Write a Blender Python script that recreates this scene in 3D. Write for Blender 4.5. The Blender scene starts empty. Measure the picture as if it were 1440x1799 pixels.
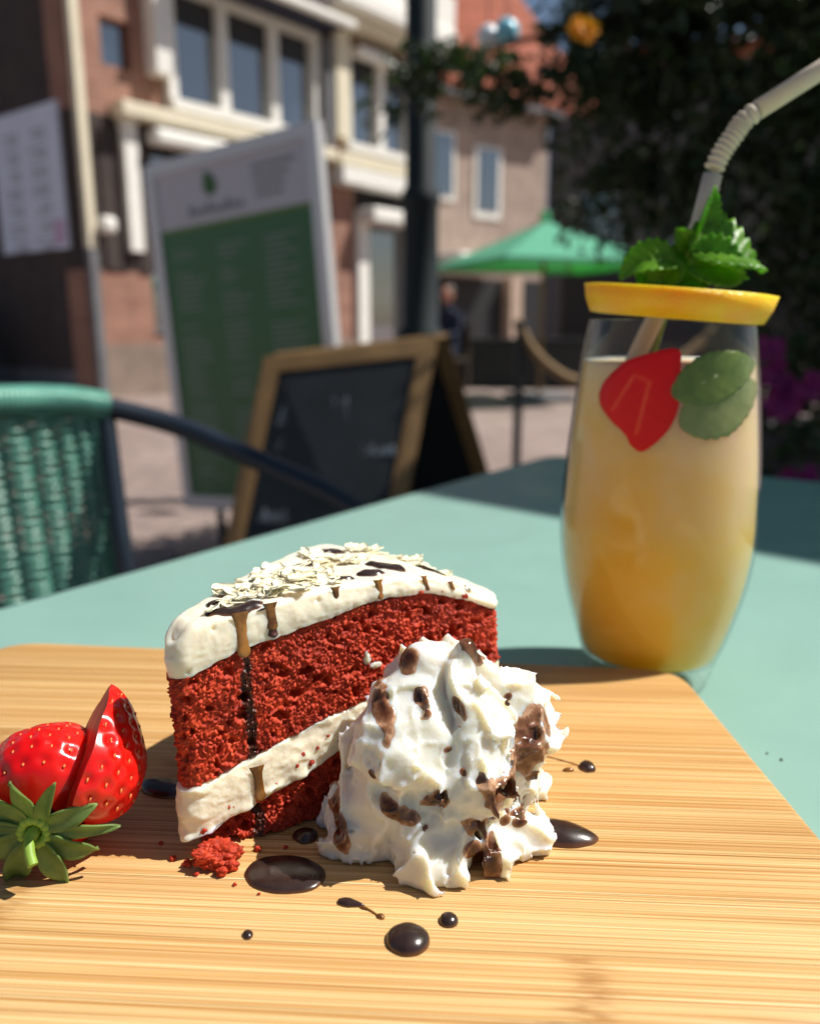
import bpy, bmesh, math, random
import numpy as np
from mathutils import Vector, Matrix
R = math.radians
random.seed(7); np.random.seed(7)
scn = bpy.context.scene
COL = scn.collection

# ------------------------------------------------------------------ camera, sky, sun
cam = bpy.data.cameras.new('camera'); camo = bpy.data.objects.new('camera', cam); COL.objects.link(camo)
camo.location = (0, 0, 0.14); camo.rotation_euler = (R(90 - 13.08), 0, 0)
cam.sensor_fit = 'HORIZONTAL'; cam.sensor_width = 36; cam.lens = 36
cam.clip_start = 0.01; cam.clip_end = 400
cam.dof.use_dof = True; cam.dof.focus_distance = 0.192; cam.dof.aperture_fstop = 12.5
scn.camera = camo

SUN_AZ, SUN_EL = R(8), R(53)          # azimuth measured from +x towards +y (from the right, slightly behind)
world = bpy.data.worlds.new('World'); scn.world = world; world.use_nodes = True
wn = world.node_tree.nodes; wl = world.node_tree.links
sky = wn.new('ShaderNodeTexSky'); sky.sky_type = 'NISHITA'; sky.sun_disc = False
sky.sun_elevation = SUN_EL; sky.sun_rotation = R(90) - SUN_AZ
bg = wn['Background']; bg.inputs[1].default_value = 0.053
wl.new(sky.outputs[0], bg.inputs[0])
sun = bpy.data.lights.new('sun', 'SUN'); sun.energy = 5.0; sun.angle = R(0.5); sun.color = (1, 0.955, 0.89)
suno = bpy.data.objects.new('sun', sun); COL.objects.link(suno)
SV = Vector((math.cos(SUN_AZ) * math.cos(SUN_EL), math.sin(SUN_AZ) * math.cos(SUN_EL), math.sin(SUN_EL)))
suno.rotation_euler = SV.to_track_quat('Z', 'Y').to_euler(); suno.location = SV * 30
scn.view_settings.view_transform = 'Standard'; scn.view_settings.look = 'None'
scn.view_settings.exposure = 0.36; scn.view_settings.gamma = 1; scn.view_settings.use_curve_mapping = False
scn.render.engine = 'CYCLES'
scn.cycles.use_denoising = True
scn.cycles.max_bounces = 10; scn.cycles.transparent_max_bounces = 16
scn.cycles.caustics_reflective = False; scn.cycles.caustics_refractive = False
scn.cycles.sample_clamp_indirect = 6

# ------------------------------------------------------------------ noise helpers (numpy)
def _hash(ix, iy, iz, seed):
    h = (ix.astype(np.int64) * 374761393 + iy.astype(np.int64) * 668265263 + iz.astype(np.int64) * 2147483647 + seed * 1274126177) & 0xffffffff
    h = ((h ^ (h >> 13)) * 1274126177) & 0xffffffff
    h = ((h ^ (h >> 16)) * 2246822519) & 0xffffffff
    return ((h ^ (h >> 15)) & 0xffffff) / float(0xffffff)
def vnoise(P, seed=0):
    i = np.floor(P).astype(np.int64); f = P - i; f = f * f * f * (f * (f * 6 - 15) + 10)
    r = 0
    for dx in (0, 1):
        wx = f[..., 0] if dx else 1 - f[..., 0]
        for dy in (0, 1):
            wy = f[..., 1] if dy else 1 - f[..., 1]
            for dz in (0, 1):
                wz = f[..., 2] if dz else 1 - f[..., 2]
                r = r + wx * wy * wz * _hash(i[..., 0] + dx, i[..., 1] + dy, i[..., 2] + dz, seed)
    return r * 2 - 1
def fbm(P, oct=3, seed=0, g=0.5):
    a, r, s = 1.0, 0, 0
    for k in range(oct):
        r = r + a * vnoise(P * (2.03 ** k) + 7.3 * k, seed + k); s += a; a *= g
    return r / s
def worley(P, seed=0):
    i = np.floor(P).astype(np.int64); f1 = np.full(P.shape[:-1], 9.0); f2 = f1.copy(); idv = f1.copy()
    for dx in (-1, 0, 1):
        for dy in (-1, 0, 1):
            for dz in (-1, 0, 1):
                a, b, c = i[..., 0] + dx, i[..., 1] + dy, i[..., 2] + dz
                q = np.stack([a + _hash(a, b, c, seed), b + _hash(a, b, c, seed + 11), c + _hash(a, b, c, seed + 23)], -1)
                d = np.sqrt(((q - P) ** 2).sum(-1))
                h = _hash(a, b, c, seed + 37)
                near = d < f1
                f2 = np.where(near, f1, np.minimum(f2, d)); idv = np.where(near, h, idv); f1 = np.where(near, d, f1)
    return f1, f2, idv
def sstep(a, b, x):
    t = np.clip((x - a) / (b - a), 0, 1); return t * t * (3 - 2 * t)

# ------------------------------------------------------------------ objects
def props(o, label=None, cat=None, group=None, kind=None):
    if label: o['label'] = label
    if cat: o['category'] = cat
    if group: o['group'] = group
    if kind: o['kind'] = kind
    return o
def empty(name, loc, label, cat, group=None, rz=0.0, rot=None):
    o = bpy.data.objects.new(name, None); COL.objects.link(o); o.location = loc
    o.rotation_euler = rot if rot else (0, 0, rz); o.empty_display_size = 0.05
    return props(o, label, cat, group)
def mesh_obj(name, V, F, mat, parent=None, smooth=True, off=(0, 0, 0), attr=None):
    me = bpy.data.meshes.new(name)
    V = np.asarray(V, float) - np.asarray(off, float)
    me.from_pydata(V.tolist(), [], [tuple(int(i) for i in f) for f in F])
    me.update()
    if smooth: me.polygons.foreach_set('use_smooth', [True] * len(me.polygons))
    if mat: me.materials.append(mat)
    if attr is not None:
        for k, v in attr.items():
            a = me.attributes.new(k, 'FLOAT', 'POINT'); a.data.foreach_set('value', np.asarray(v, float))
    o = bpy.data.objects.new(name, me); COL.objects.link(o)
    if parent: o.parent = parent
    elif any(off): o.location = off
    return o
class MB:
    def __init__(s): s.V = []; s.F = []
    def add(s, V, F):
        n = len(s.V); s.V += [tuple(v) for v in V]; s.F += [tuple(i + n for i in f) for f in F]; return s
    def box(s, x0, x1, y0, y1, z0, z1, M=None, bev=0):
        bm = bmesh.new()
        bmesh.ops.create_cube(bm, size=1, matrix=Matrix.Translation(((x0 + x1) / 2, (y0 + y1) / 2, (z0 + z1) / 2)) @ Matrix.Diagonal((x1 - x0, y1 - y0, z1 - z0, 1)))
        if bev: bmesh.ops.bevel(bm, geom=bm.edges[:], offset=bev, segments=2, affect='EDGES', profile=0.5)
        bm.verts.index_update()
        V = [(M @ v.co) if M else v.co.copy() for v in bm.verts]; F = [[v.index for v in f.verts] for f in bm.faces]; bm.free()
        return s.add(V, F)
    def tube(s, pts, r, n=10, caps=True, closed=False):
        pts = [Vector(p) for p in pts]; m = len(pts); V = []; F = []; up = None
        for i, p in enumerate(pts):
            a = pts[(i - 1) % m] if (i > 0 or closed) else p; b = pts[(i + 1) % m] if (i < m - 1 or closed) else p
            t = (b - a).normalized()
            if up is None: up = t.orthogonal().normalized()
            up = (up - t * up.dot(t)).normalized(); w = t.cross(up); rr = r[i] if hasattr(r, '__len__') else r
            for k in range(n):
                an = 2 * math.pi * k / n; V.append(p + (up * math.cos(an) + w * math.sin(an)) * rr)
        for i in range(m if closed else m - 1):
            for k in range(n):
                F.append((i * n + k, i * n + (k + 1) % n, ((i + 1) % m) * n + (k + 1) % n, ((i + 1) % m) * n + k))
        if caps and not closed: F += [tuple(range(n))[::-1], tuple(range((m - 1) * n, m * n))]
        return s.add(V, F)
    def lathe(s, prof, c=(0, 0, 0), n=64, closed=False):
        V = []; F = []; m = len(prof)
        for (r, z) in prof:
            for k in range(n):
                a = 2 * math.pi * k / n; V.append((c[0] + r * math.cos(a), c[1] + r * math.sin(a), c[2] + z))
        for i in range(m - 1):
            for k in range(n): F.append((i * n + k, i * n + (k + 1) % n, (i + 1) * n + (k + 1) % n, (i + 1) * n + k))
        if closed:
            for k in range(n): F.append(((m - 1) * n + k, (m - 1) * n + (k + 1) % n, (k + 1) % n, k))
        return s.add(V, F)
    def ball(s, c, rx, ry, rz, seg=14, M=None):
        bm = bmesh.new(); bmesh.ops.create_uvsphere(bm, u_segments=seg, v_segments=max(6, seg // 2 + 1), radius=1)
        for v in bm.verts: v.co = Vector((v.co.x * rx, v.co.y * ry, v.co.z * rz))
        bm.verts.index_update(); M = M or Matrix(); c = Vector(c)
        s.add([M @ v.co + c for v in bm.verts], [[v.index for v in f.verts] for f in bm.faces]); bm.free(); return s
    def prism(s, poly, z0, z1):
        n = len(poly); V = [(x, y, z0) for x, y in poly] + [(x, y, z1) for x, y in poly]
        F = [tuple(range(n))[::-1], tuple(range(n, 2 * n))] + [(i, (i + 1) % n, (i + 1) % n + n, i + n) for i in range(n)]
        return s.add(V, F)
    def obj(s, name, mat, parent=None, smooth=False, off=(0, 0, 0)):
        return mesh_obj(name, s.V, s.F, mat, parent, smooth, off)
def auto_smooth(o, ang=40):
    me = o.data; me.polygons.foreach_set('use_smooth', [True] * len(me.polygons))
    me.set_sharp_from_angle(angle=R(ang)); return o
def gridF(nu, nv, wrap_u=False):
    F = []
    for i in range(nu if wrap_u else nu - 1):
        for j in range(nv - 1): F.append((i * nv + j, ((i + 1) % nu) * nv + j, ((i + 1) % nu) * nv + j + 1, i * nv + j + 1))
    return F
def bez(P, n):
    P = [np.array(p, float) for p in P]; out = []
    P = [2 * P[0] - P[1]] + P + [2 * P[-1] - P[-2]]
    for i in range(1, len(P) - 2):
        for k in range(n):
            t = k / n
            out.append(.5 * ((2 * P[i]) + (P[i + 1] - P[i - 1]) * t + (2 * P[i - 1] - 5 * P[i] + 4 * P[i + 1] - P[i + 2]) * t * t + (3 * P[i] - P[i - 1] - 3 * P[i + 1] + P[i + 2]) * t ** 3))
    out.append(P[-2]); return out

# ------------------------------------------------------------------ materials
def newmat(name):
    m = bpy.data.materials.new(name); m.use_nodes = True; return m, m.node_tree.nodes, m.node_tree.links, m.node_tree.nodes['Principled BSDF']
def math_n(N, L, op, a, b=None, clamp=False):
    n = N.new('ShaderNodeMath'); n.operation = op; n.use_clamp = clamp
    for i, v in enumerate((a, b)):
        if v is None: continue
        if isinstance(v, (int, float)): n.inputs[i].default_value = v
        else: L.new(v, n.inputs[i])
    return n.outputs[0]
def noise_n(N, L, scale, detail=4, rough=.55, vec=None, map_scale=None, dist=0):
    if vec is None:
        tc = N.new('ShaderNodeTexCoord'); vec = tc.outputs['Object']
    if map_scale:
        mp = N.new('ShaderNodeMapping'); mp.inputs['Scale'].default_value = map_scale; L.new(vec, mp.inputs[0]); vec = mp.outputs[0]
    n = N.new('ShaderNodeTexNoise'); n.inputs['Scale'].default_value = scale; n.inputs['Detail'].default_value = detail
    n.inputs['Roughness'].default_value = rough; n.inputs['Distortion'].default_value = dist; L.new(vec, n.inputs['Vector']); return n.outputs['Fac']
def ramp_n(N, L, fac, stops):
    r = N.new('ShaderNodeValToRGB'); L.new(fac, r.inputs[0]); e = r.color_ramp.elements
    while len(e) < len(stops): e.new(.5)
    for k, (p, c) in enumerate(stops): e[k].position = p; e[k].color = (c[0], c[1], c[2], 1)
    return r.outputs[0]
def mix_n(N, L, fac, a, b, mode='MIX'):
    m = N.new('ShaderNodeMix'); m.data_type = 'RGBA'; m.blend_type = mode
    for i, v in ((0, fac), (6, a), (7, b)):
        if isinstance(v, (int, float)): m.inputs[i].default_value = v
        elif isinstance(v, tuple): m.inputs[i].default_value = (v[0], v[1], v[2], 1)
        else: L.new(v, m.inputs[i])
    return m.outputs[2]
def bump_n(N, L, h, strength, dist, bsdf=None, prev=None):
    b = N.new('ShaderNodeBump'); b.inputs['Strength'].default_value = strength; b.inputs['Distance'].default_value = dist; L.new(h, b.inputs['Height'])
    if prev: L.new(prev, b.inputs['Normal'])
    if bsdf: L.new(b.outputs[0], bsdf.inputs['Normal'])
    return b.outputs[0]
def M(name, col, rough=.5, spec=.5, var=None, bump=None, metal=0, sss=0, sssr=(1, .6, .3), ssss=.003, coat=0, trans=0):
    """var = (scale, amount)  bump = (scale, strength, distance)"""
    m, N, L, b = newmat(name)
    b.inputs['Base Color'].default_value = (*col, 1); b.inputs['Roughness'].default_value = rough
    b.inputs['Specular IOR Level'].default_value = spec; b.inputs['Metallic'].default_value = metal
    if sss: b.inputs['Subsurface Weight'].default_value = sss; b.inputs['Subsurface Radius'].default_value = sssr; b.inputs['Subsurface Scale'].default_value = ssss
    if coat: b.inputs['Coat Weight'].default_value = coat; b.inputs['Coat Roughness'].default_value = .08
    if var:
        f = noise_n(N, L, var[0], 5, .6); a = var[1]
        L.new(ramp_n(N, L, f, [(.3, [max(0, c * (1 - a)) for c in col]), (.7, [min(1, c * (1 + a)) for c in col])]), b.inputs['Base Color'])
    if bump: bump_n(N, L, noise_n(N, L, bump[0], 4, .6), bump[1], bump[2], b)
    return m
def leaf_mat(name, c1, c2, trans=.35, rough=.45, scale=40, veins=False):
    m, N, L, b = newmat(name)
    f = noise_n(N, L, scale, 3); col = ramp_n(N, L, f, [(.3, c1), (.7, c2)])
    L.new(col, b.inputs['Base Color']); b.inputs['Roughness'].default_value = rough
    t = N.new('ShaderNodeBsdfTranslucent'); L.new(mix_n(N, L, 1.0, col, (1.6, 1.9, .5), 'MULTIPLY'), t.inputs[0])
    mx = N.new('ShaderNodeMixShader'); mx.inputs[0].default_value = trans; L.new(b.outputs[0], mx.inputs[1]); L.new(t.outputs[0], mx.inputs[2])
    L.new(mx.outputs[0], N['Material Output'].inputs['Surface']); return m
def brick_mat(name, c1, c2, mortar, scale=1.0, rough=.9):
    m, N, L, b = newmat(name); tc = N.new('ShaderNodeTexCoord'); sp = N.new('ShaderNodeSeparateXYZ'); L.new(tc.outputs['Object'], sp.inputs[0])
    cb = N.new('ShaderNodeCombineXYZ'); L.new(math_n(N, L, 'ADD', sp.outputs[0], sp.outputs[1]), cb.inputs[0]); L.new(sp.outputs[2], cb.inputs[1])
    t = N.new('ShaderNodeTexBrick'); L.new(cb.outputs[0], t.inputs['Vector']); t.inputs['Scale'].default_value = scale
    t.inputs['Brick Width'].default_value = .22; t.inputs['Row Height'].default_value = .065; t.inputs['Mortar Size'].default_value = .008
    t.inputs['Color1'].default_value = (*c1, 1); t.inputs['Color2'].default_value = (*c2, 1); t.inputs['Mortar'].default_value = (*mortar, 1)
    n = noise_n(N, L, 3, 4); L.new(mix_n(N, L, .35, t.outputs['Color'], ramp_n(N, L, n, [(.35, (.25, .2, .18)), (.65, (1, .95, .9))]), 'MULTIPLY'), b.inputs['Base Color'])
    b.inputs['Roughness'].default_value = rough; bump_n(N, L, t.outputs['Fac'], -.6, .01, b); return m
def paving_mat(name):
    m, N, L, b = newmat(name); tc = N.new('ShaderNodeTexCoord'); mp = N.new('ShaderNodeMapping'); mp.inputs['Rotation'].default_value = (0, 0, R(38)); L.new(tc.outputs['Object'], mp.inputs[0])
    t = N.new('ShaderNodeTexBrick'); L.new(mp.outputs[0], t.inputs['Vector']); t.inputs['Scale'].default_value = 1
    t.inputs['Brick Width'].default_value = .2; t.inputs['Row Height'].default_value = .1; t.inputs['Mortar Size'].default_value = .006
    t.inputs['Color1'].default_value = (.36, .27, .235, 1); t.inputs['Color2'].default_value = (.27, .205, .18, 1); t.inputs['Mortar'].default_value = (.14, .12, .11, 1)
    n = noise_n(N, L, .9, 4); L.new(mix_n(N, L, .5, t.outputs['Color'], ramp_n(N, L, n, [(.35, (.6, .55, .52)), (.65, (1, 1, 1))]), 'MULTIPLY'), b.inputs['Base Color'])
    b.inputs['Roughness'].default_value = .85; bump_n(N, L, t.outputs['Fac'], -.5, .006, b); return m
def bamboo_mat():
    m, N, L, b = newmat('bamboo'); tc = N.new('ShaderNodeTexCoord'); oi = N.new('ShaderNodeObjectInfo')
    vr = N.new('ShaderNodeVectorRotate'); vr.rotation_type = 'Z_AXIS'; vr.inputs['Angle'].default_value = .0585; L.new(tc.outputs['Object'], vr.inputs['Vector'])
    sp = N.new('ShaderNodeSeparateXYZ'); L.new(vr.outputs[0], sp.inputs[0])
    off = N.new('ShaderNodeCombineXYZ'); L.new(math_n(N, L, 'MULTIPLY', oi.outputs['Random'], 37.0), off.inputs[0]); L.new(math_n(N, L, 'MULTIPLY', oi.outputs['Random'], 3.0), off.inputs[2])
    va = N.new('ShaderNodeVectorMath'); va.operation = 'ADD'; L.new(vr.outputs[0], va.inputs[0]); L.new(off.outputs[0], va.inputs[1]); vec = va.outputs[0]
    fine = noise_n(N, L, 1, 3, .7, vec, (3, 1900, 200)); mid = noise_n(N, L, 1, 3, .6, vec, (2.5, 420, 100)); broad = noise_n(N, L, 1, 3, .5, vec, (7, 60, 30))
    base = ramp_n(N, L, fine, [(.34, (.40, .19, .05)), (.44, (.58, .35, .135)), (.54, (.69, .47, .22)), (.66, (.80, .62, .36))])
    base = mix_n(N, L, .38, base, ramp_n(N, L, mid, [(.3, (.68, .52, .36)), (.50, (1, 1, 1))]), 'MULTIPLY')
    base = mix_n(N, L, .6, base, ramp_n(N, L, broad, [(.3, (.76, .64, .50)), (.6, (1, 1, 1))]), 'MULTIPLY')
    tone = ramp_n(N, L, oi.outputs['Random'], [(0, (.84, .76, .64)), (.5, (1, .95, .87)), (1, (1, 1, .98))]); base = mix_n(N, L, 1.0, base, tone, 'MULTIPLY')
    fib = noise_n(N, L, 1, 2, .6, vec, (2.2, 2600, 150)); base = mix_n(N, L, math_n(N, L, 'MULTIPLY', ramp_n(N, L, fib, [(.56, (0, 0, 0)), (.64, (1, 1, 1))]), .55), base, (.34, .145, .03))
    # a bamboo node: a darker knuckle across each strip at its own place
    x0 = math_n(N, L, 'SUBTRACT', math_n(N, L, 'MULTIPLY', math_n(N, L, 'FRACT', math_n(N, L, 'MULTIPLY', oi.outputs['Random'], 7.31)), .30), .17)
    wob = math_n(N, L, 'MULTIPLY', math_n(N, L, 'SUBTRACT', noise_n(N, L, 1, 3, .6, vec, (20, 260, 60)), .5), .02)
    dx = math_n(N, L, 'ADD', math_n(N, L, 'SUBTRACT', sp.outputs[0], x0), wob)
    g = math_n(N, L, 'POWER', 2.718, math_n(N, L, 'MULTIPLY', math_n(N, L, 'MULTIPLY', dx, dx), -45000.0))
    g = math_n(N, L, 'MULTIPLY', g, ramp_n(N, L, noise_n(N, L, 1, 2, .7, vec, (120, 900, 60)), [(.4, (.15, .15, .15)), (.6, (1, 1, 1))]))
    base = mix_n(N, L, math_n(N, L, 'MULTIPLY', g, .65), base, (.30, .12, .025))
    L.new(base, b.inputs['Base Color']); b.inputs['Roughness'].default_value = .48; b.inputs['Specular IOR Level'].default_value = .35
    L.new(ramp_n(N, L, mid, [(.3, (.38, .38, .38)), (.7, (.6, .6, .6))]), b.inputs['Roughness'])
    p = bump_n(N, L, fine, .22, .0004); bump_n(N, L, mid, .25, .0005, b, p); return m
def sponge_mat():
    m, N, L, b = newmat('red_sponge'); at = N.new('ShaderNodeAttribute'); at.attribute_name = 'crumb'
    n = noise_n(N, L, 420, 4, .65)
    c = ramp_n(N, L, n, [(.3, (.30, .014, .004)), (.55, (.58, .050, .010)), (.8, (.76, .12, .035))])
    n2 = noise_n(N, L, 60, 3, .6)
    c = mix_n(N, L, .8, c, ramp_n(N, L, n2, [(.35, (.55, .42, .42)), (.62, (1, 1, 1))]), 'MULTIPLY')
    so = N.new('ShaderNodeAttribute'); so.attribute_name = 'soak'; c = mix_n(N, L, math_n(N, L, 'MULTIPLY', so.outputs['Fac'], .93), c, (.030, .009, .004))
    L.new(c, b.inputs['Base Color']); L.new(math_n(N, L, 'SUBTRACT', .62, math_n(N, L, 'MULTIPLY', so.outputs['Fac'], .42)), b.inputs['Roughness']); b.inputs['Roughness'].default_value = .62; b.inputs['Specular IOR Level'].default_value = .35
    b.inputs['Subsurface Weight'].default_value = .25; b.inputs['Subsurface Radius'].default_value = (1, .15, .06); b.inputs['Subsurface Scale'].default_value = .0012
    bump_n(N, L, noise_n(N, L, 1800, 3, .6), .5, .0004, b); return m
def cream_mat(name, col, sssr, scale, rough, bump, gloss=.5):
    m, N, L, b = newmat(name)
    n = noise_n(N, L, 90, 3); L.new(ramp_n(N, L, n, [(.3, [c * .94 for c in col]), (.7, col)]), b.inputs['Base Color'])
    b.inputs['Roughness'].default_value = rough; b.inputs['Specular IOR Level'].default_value = gloss
    b.inputs['Subsurface Weight'].default_value = 1; b.inputs['Subsurface Radius'].default_value = sssr; b.inputs['Subsurface Scale'].default_value = scale
    p = bump_n(N, L, noise_n(N, L, 700, 4, .6), bump, .0005); bump_n(N, L, noise_n(N, L, 160, 3, .5), bump, .0016, b, p); return m
def sauce_mat(name, col, thin, rough=.12, sc=500):
    m, N, L, b = newmat(name); n = noise_n(N, L, sc, 4, .6); cc = ramp_n(N, L, n, [(.38, col), (.68, thin)])
    if name == 'chocolate_sauce':
        at = N.new('ShaderNodeAttribute'); at.attribute_name = 'thick'; cc = mix_n(N, L, ramp_n(N, L, at.outputs['Fac'], [(.05, (0, 0, 0)), (.4, (1, 1, 1))]), (.13, .05, .018), cc)
    L.new(cc, b.inputs['Base Color'])
    b.inputs['Roughness'].default_value = rough; b.inputs['Specular IOR Level'].default_value = .6; b.inputs['IOR'].default_value = 1.48
    bump_n(N, L, noise_n(N, L, 220, 3), .06, .001, b); return m
def glass_mat(name, tint=(1, 1, 1), rough=.02, f0=.06):
    m, N, L, b = newmat(name); N.remove(b)
    t = N.new('ShaderNodeBsdfTransparent'); t.inputs[0].default_value = (*tint, 1); g = N.new('ShaderNodeBsdfGlossy'); g.inputs['Roughness'].default_value = rough
    lw = N.new('ShaderNodeLayerWeight'); lw.inputs[0].default_value = .5
    fr = math_n(N, L, 'ADD', math_n(N, L, 'MULTIPLY', math_n(N, L, 'POWER', lw.outputs['Facing'], 4.0), .75), f0 * .2)
    mx = N.new('ShaderNodeMixShader'); L.new(fr, mx.inputs[0]); L.new(t.outputs[0], mx.inputs[1]); L.new(g.outputs[0], mx.inputs[2])
    L.new(mx.outputs[0], N['Material Output'].inputs['Surface']); return m
def juice_mat():
    m, N, L, b = newmat('cloudy_juice'); N.remove(b); tc = N.new('ShaderNodeTexCoord'); sp = N.new('ShaderNodeSeparateXYZ'); L.new(tc.outputs['Object'], sp.inputs[0])
    nz = noise_n(N, L, 45, 3, .5); zz = math_n(N, L, 'ADD', math_n(N, L, 'DIVIDE', sp.outputs[2], .127), math_n(N, L, 'MULTIPLY', math_n(N, L, 'SUBTRACT', nz, .5), .9))
    zz = math_n(N, L, 'ADD', zz, math_n(N, L, 'MULTIPLY', sp.outputs[0], 5.0))
    c = ramp_n(N, L, zz, [(.05, (.93, .50, .02)), (.3, (.95, .57, .06)), (.55, (.97, .62, .19)), (.8, (.97, .66, .34)), (1, (.96, .62, .40))])
    m1 = N.new('ShaderNodeBsdfPrincipled'); L.new(c, m1.inputs['Base Color']); m1.inputs['Roughness'].default_value = .3; m1.inputs['Specular IOR Level'].default_value = .2
    m1.inputs['Subsurface Weight'].default_value = 1; m1.inputs['Subsurface Radius'].default_value = (1, .75, .35); m1.inputs['Subsurface Scale'].default_value = .030
    tr = N.new('ShaderNodeBsdfTransparent'); tr.inputs[0].default_value = (1, .9, .68, 1)
    m2 = N.new('ShaderNodeMixShader'); L.new(m1.outputs[0], m2.inputs[1]); L.new(tr.outputs[0], m2.inputs[2]); m2.inputs[0].default_value = .16
    L.new(m2.outputs[0], N['Material Output'].inputs['Surface']); return m
def orange_mat():
    m, N, L, b = newmat('orange_peel'); b.inputs['Base Color'].default_value = (.86, .33, .006, 1)
    n = noise_n(N, L, 60, 3); L.new(ramp_n(N, L, n, [(.3, (1.0, .43, .001)), (.7, (1.0, .58, .002))]), b.inputs['Base Color'])
    b.inputs['Roughness'].default_value = .38; b.inputs['Subsurface Weight'].default_value = 1; b.inputs['Subsurface Radius'].default_value = (1, .6, .1); b.inputs['Subsurface Scale'].default_value = .008
    v = N.new('ShaderNodeTexVoronoi'); tc = N.new('ShaderNodeTexCoord'); L.new(tc.outputs['Object'], v.inputs['Vector']); v.inputs['Scale'].default_value = 900
    bump_n(N, L, v.outputs['Distance'], .5, .0004, b); return m
def berry_mat():
    m, N, L, b = newmat('strawberry_skin'); n = noise_n(N, L, 50, 3); L.new(ramp_n(N, L, n, [(.3, (.60, .003, .003)), (.7, (.85, .022, .010))]), b.inputs['Base Color'])
    b.inputs['Roughness'].default_value = .22; b.inputs['Specular IOR Level'].default_value = .5; b.inputs['Subsurface Weight'].default_value = .6
    b.inputs['Subsurface Radius'].default_value = (1, .12, .06); b.inputs['Subsurface Scale'].default_value = .004; bump_n(N, L, noise_n(N, L, 260, 2), .1, .001, b); return m
def berry_cut_mat():
    m, N, L, b = newmat('strawberry_flesh'); at = N.new('ShaderNodeAttribute'); at.attribute_name = 'core'
    f = math_n(N, L, 'ADD', at.outputs['Fac'], math_n(N, L, 'MULTIPLY', math_n(N, L, 'SUBTRACT', noise_n(N, L, 180, 3), .5), .35))
    L.new(ramp_n(N, L, f, [(.0, (.62, .002, .002)), (.45, (.66, .006, .004)), (.62, (.78, .08, .025)), (.78, (.68, .012, .006)), (1, (.62, .004, .003))]), b.inputs['Base Color'])
    b.inputs['Roughness'].default_value = .42; b.inputs['Specular IOR Level'].default_value = .25; b.inputs['Subsurface Weight'].default_value = .45; b.inputs['Subsurface Radius'].default_value = (1, .15, .08); b.inputs['Subsurface Scale'].default_value = .004
    bump_n(N, L, noise_n(N, L, 350, 3), .25, .001, b); return m
def pane_mat(name, col=(.02, .03, .045)):
    m, N, L, b = newmat(name); b.inputs['Base Color'].default_value = (*col, 1); b.inputs['Roughness'].default_value = .04; b.inputs['Specular IOR Level'].default_value = .9; b.inputs['IOR'].default_value = 2.4; return m
def tile_mat(): return M('roof_tile', (.42, .13, .07), .75, .3, (4, .25), (30, .3, .01))

table_m = M('mint_powder_coat', (.240, .408, .355), .42, .35, (14, .035), (1800, .10, .0002))
_n, _l = table_m.node_tree.nodes, table_m.node_tree.links
_l.new(ramp_n(_n, _l, noise_n(_n, _l, 9, 6, .7, None, None, 1.5), [(.35, (.34, .34, .34)), (.65, (.52, .52, .52))]), _n['Principled BSDF'].inputs['Roughness'])
bamboo_m = bamboo_mat(); sponge_m = sponge_mat()
frost_m = cream_mat('cream_cheese_frosting', (.88, .80, .63), (1, .74, .46), .0028, .40, .14)
fill_m = cream_mat('cream_filling', (.88, .79, .61), (1, .74, .46), .0024, .42, .4)
whip_m = cream_mat('whipped_cream', (.79, .76, .67), (1, .76, .42), .0050, .40, .32)
shav_m = M('white_chocolate', (.95, .87, .63), .5, .3, (300, .04))
sauce_m = sauce_mat('chocolate_sauce', (.026, .014, .011), (.036, .020, .016), .24)
drip_m = sauce_mat('chocolate_drip', (.10, .035, .006), (.36, .15, .03), .22, 200)
darkdrip_m = sauce_mat('chocolate_soaked', (.025, .007, .003), (.09, .016, .006), .42, 900)
smear_m, N_, L_n, b_s = newmat('chocolate_smear')
at_ = N_.new('ShaderNodeAttribute'); at_.attribute_name = 'thick'
fz = math_n(N_, L_n, 'ADD', at_.outputs['Fac'], math_n(N_, L_n, 'MULTIPLY', math_n(N_, L_n, 'SUBTRACT', noise_n(N_, L_n, 420, 4, .65), .5), 1.1))
L_n.new(ramp_n(N_, L_n, fz, [(0, (.46, .27, .16)), (.22, (.24, .105, .05)), (.55, (.11, .036, .014)), (.95, (.045, .013, .006))]), b_s.inputs['Base Color'])
b_s.inputs['Roughness'].default_value = .2; b_s.inputs['Specular IOR Level'].default_value = .55; b_s.inputs['Subsurface Weight'].default_value = .2; b_s.inputs['Subsurface Radius'].default_value = (1, .5, .3); b_s.inputs['Subsurface Scale'].default_value = .001
bump_n(N_, L_n, noise_n(N_, L_n, 500, 3), .18, .0008, b_s)
berry_m = berry_mat(); berrycut_m = berry_cut_mat()
seed_m = M('berry_seed', (.62, .17, .04), .35)
slice_m, N_, L_n, b_s = newmat('strawberry_slice_wet')
at_ = N_.new('ShaderNodeAttribute'); at_.attribute_name = 'core'
fz = math_n(N_, L_n, 'ADD', at_.outputs['Fac'], math_n(N_, L_n, 'MULTIPLY', math_n(N_, L_n, 'SUBTRACT', noise_n(N_, L_n, 260, 3), .5), .25))
L_n.new(ramp_n(N_, L_n, fz, [(0, (.80, .002, .001)), (.5, (.92, .010, .004)), (.66, (.95, .10, .03)), (.8, (.95, .03, .01)), (1, (.85, .004, .002))]), b_s.inputs['Base Color'])
b_s.inputs['Roughness'].default_value = .5; b_s.inputs['Specular IOR Level'].default_value = .1; b_s.inputs['Subsurface Weight'].default_value = .6; b_s.inputs['Subsurface Radius'].default_value = (1, .12, .06); b_s.inputs['Subsurface Scale'].default_value = .01
bump_n(N_, L_n, noise_n(N_, L_n, 300, 3), .3, .001, b_s)
sepal_m = leaf_mat('sepal_green', (.12, .20, .05), (.24, .34, .09), .3, .5, 160)
stem_m = M('berry_stem', (.24, .38, .05), .5, .4, (200, .2))
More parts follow.
